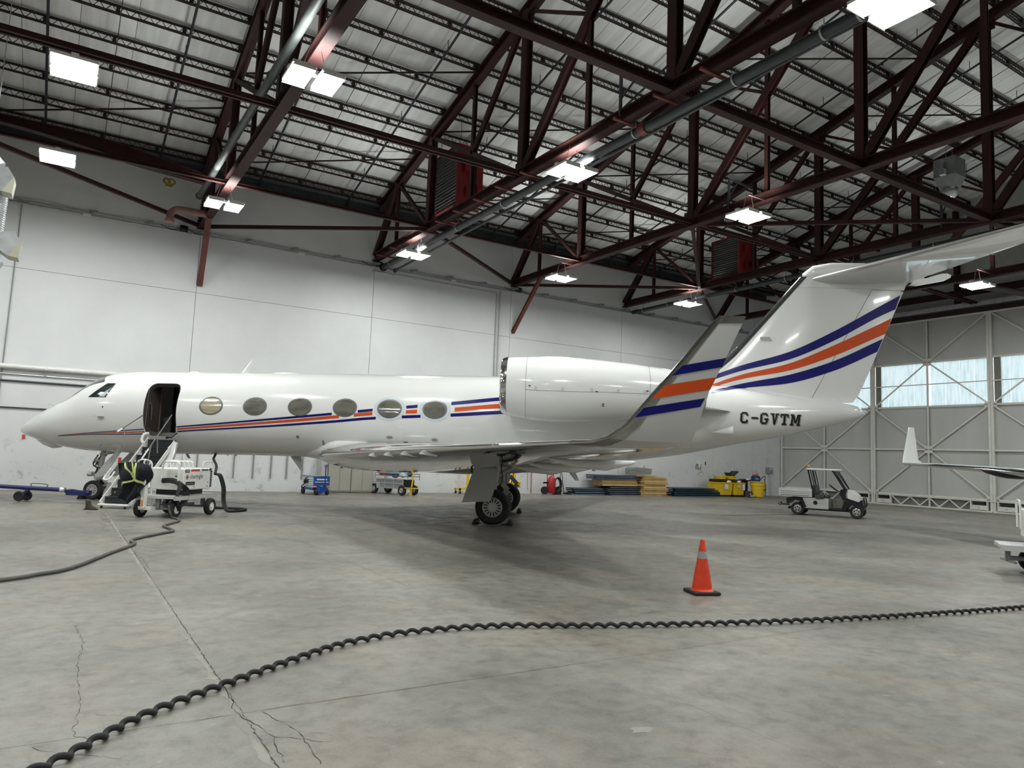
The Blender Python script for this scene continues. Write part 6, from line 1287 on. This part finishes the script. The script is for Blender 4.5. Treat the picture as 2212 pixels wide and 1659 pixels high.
tt = thing('drum_lid', 'yellow round tub on the middle black lid', 'tub', (31.25, 27.45, .93)); MB().lathe([(.30, 0), (.33, .12), (.36, .14), (.36, .17)], (0, 0, 0), (0, 0, 1), 20).build('tub', YELLOW, tt, smooth=True)
tt = thing('open_case', 'black open case tilted on the middle bin', 'case', (31.4, 27.4, 1.10)); MB().box((0, 0, .10), (.55, .5, .05), Matrix.Rotation(-.6, 3, 'Y')).box((-.3, .0, .06), (.3, .4, .04), Matrix.Rotation(.8, 3, 'Y')).build('shell', BLACK, tt)
tt = thing('steel_drum', 'black steel drum between the yellow bins', 'drum', (32.3, 27.55, 0)); MB().lathe([(.36, 0), (.37, .02), (.36, .05), (.36, .27), (.375, .29), (.36, .31), (.36, .55), (.375, .57), (.36, .59), (.36, .82), (.38, .84)], (.0, 0, 0), (0, 0, 1), 24).build('shell', BLACK, tt, smooth=True)
lump((32.35, 27.3, .90), (.5, .25, .07), 3).build('rag_pile', mat('dark_rag', (.05, .02, .025), .8, nz=.4, nscale=9), None, smooth='all', label='dark red and black rags heaped on the drum', cat='rag')
lump((32.3, 27.1, .94), (.14, .1, .05), 5).build('paper_towel', WHITE, None, smooth='all', label='white crumpled paper on the drum', cat='paper')
lump((30.75, 27.05, .80), (.14, .1, .07), 6).build('paper_towel', WHITE, None, smooth='all', label='white crumpled paper in the left yellow bin', cat='paper')
lump((31.55, 27.05, .80), (.14, .1, .07), 7).build('paper_towel', WHITE, None, smooth='all', label='white crumpled paper in the middle yellow bin', cat='paper')
tt = thing('spill_kit_bag', 'blue bag lettered SPILL topped with a red and white plastic bag', 'bag', (32.95, 27.1, .86)); MB().rbox((0, 0, .15), (.50, .3, .30), .05).build('bag', mat('bag_blue', (.02, .04, .16), .5, nz=.2), tt); text('SPILL', .14, WHITE, tt, (-.20, -.155, .08), (1, 0, 0), (0, 0, 1))
lump((32.92, 27.1, 1.26), (.22, .14, .14), 9).build('plastic_bag', mat('bag_red_white', (.62, .35, .32), .5, nz=.6, nscale=9), None, smooth='all', label='red and white plastic bag on the blue spill bag', cat='bag')
MB().tube(curve([(33.0, 26.9, .86), (33.3, 26.9, 1.1), (33.5, 26.9, 1.12), (33.45, 26.9, .9), (33.55, 26.9, .6), (33.5, 26.9, .05)], 6), .022, 6).build('mop_handle', BLACK, None, smooth='all', label='black bent mop frame behind the right yellow bin', cat='mop')
tt = thing('small_carton', 'dark carton with a white mark on the floor before the drum', 'carton', (31.95, 26.75, 0)); MB().bb((-.15, -.1, 0), (.15, .1, .32)).build('box', mat('carton_dark', (.07, .05, .07), .6, nz=.2), tt); MB().prism([(-.06, 0), (.06, 0), (0, .1)], (.04, -.105, .14), (1, 0, 0), (0, 0, 1), .004).build('mark', WHITE, tt)
lump((32.1, 26.55, .06), (.24, .12, .06), 11).build('glove_pile', mat('pale_green', (.42, .48, .18), .7, nz=.3), None, smooth='all', label='pale green gloves on the floor between drum and round bin', cat='gloves')

# ---------------------------------------------------------------- second aircraft, only its wing tip in view
j2 = thing('second_jet', 'second white jet at the right edge, only wing and winglet showing', 'airplane', (23.8, 13.6, 0))
ro, cdir = Vector((-.124, -.992, 0)), Vector((.992, -.124, 0))
tf = lambda d: 0.10*d
def s2(d, ch_, z, tc=.10): le = ro*d-cdir*(.50*d); return (tuple(le+Vector((0, 0, z))), tuple(le+cdir*ch_+Vector((0, 0, z-.02*ch_))), (0, 0, 1), tc)
w2s = [s2(0, 1.15, 1.97, .09), s2(1.5, 1.4, 1.94), s2(4, 1.95, 1.85), s2(9.5, 3.6, 1.55)]
foil(w2s).build('wing', JET, j2, smooth='all'); foil(w2s, 0, .10, 6, .004).build('leading_edge', CHROME, j2, smooth=True)
foil([((0, 0, 1.97), tuple(cdir*1.15+Vector((0, 0, 1.96))), (.3, -.6, .7), .07), (tuple(cdir*.16-ro*.12+Vector((0, 0, 2.12))), tuple(cdir*.95-ro*.12+Vector((0, 0, 2.12))), tuple(ro), .07), (tuple(cdir*.72-ro*.3+Vector((0, 0, 3.22))), tuple(cdir*1.0-ro*.3+Vector((0, 0, 3.22))), tuple(ro), .07)]).build('winglet', JET, j2, smooth='all')
foil([(tuple(cdir*.16-ro*.13+Vector((0, 0, 2.12))), tuple(cdir*.95-ro*.13+Vector((0, 0, 2.12))), tuple(ro), .075), (tuple(cdir*.66-ro*.29+Vector((0, 0, 3.05))), tuple(cdir*.99-ro*.29+Vector((0, 0, 3.05))), tuple(ro), .075)], 0, .13, 4, .006).build('winglet_edge', mat('dark_edge', (.03, .03, .05), .2, coat=1, nz=.2), j2)
mb = MB(); c = ro*4.7-cdir*1.9
rg = []
for k in range(11):
    u = k/10; r = math.sin(PI*u)**.7*.22+.003; rg.append([c+ro*(u-.5)*1.9+cdir*r*1.4*math.cos(2*PI*j/12)+Vector((0, 0, 1.84+min(0, r*math.sin(2*PI*j/12)*1.0))) for j in range(12)])
mb.rings(rg).build('engine_pod', BLACK, j2, smooth='all')
c = ro*10.8-cdir*3.2; rg = []
for s, r, z in ((-6.5, .05, 2.0), (-6, .35, 2.1), (-5, .75, 2.25), (-3.8, 1.1, 2.4), (-2, 1.2, 2.45), (3, 1.2, 2.45), (4.5, .95, 2.6), (6, .5, 2.85), (6.8, .1, 3.0)): rg.append([c+cdir*s+Vector((0, 0, z))+Vector((-cdir.y, cdir.x, 0))*r*math.cos(2*PI*j/24)+Vector((0, 0, r*math.sin(2*PI*j/24))) for j in range(24)])
MB().rings(rg).build('fuselage', JET, j2, smooth='all')
for a, b_ in ((-4.6, 0), (1.0, 1.6), (1.0, -1.6)):
    q = c+cdir*a+Vector((-cdir.y, cdir.x, 0))*b_; MB().tube([tuple(q+Vector((0, 0, .25))), tuple(q+Vector((0, 0, 1.5)))], .07, 10).build('gear_leg', GM, j2); MB().lathe([(.1, -.1), (.3, -.1), (.32, 0), (.3, .1), (.1, .1)], tuple(q+Vector((0, 0, .32))), (-cdir.y, cdir.x, 0), 20).build('tire', RUBBER, j2, smooth=True)
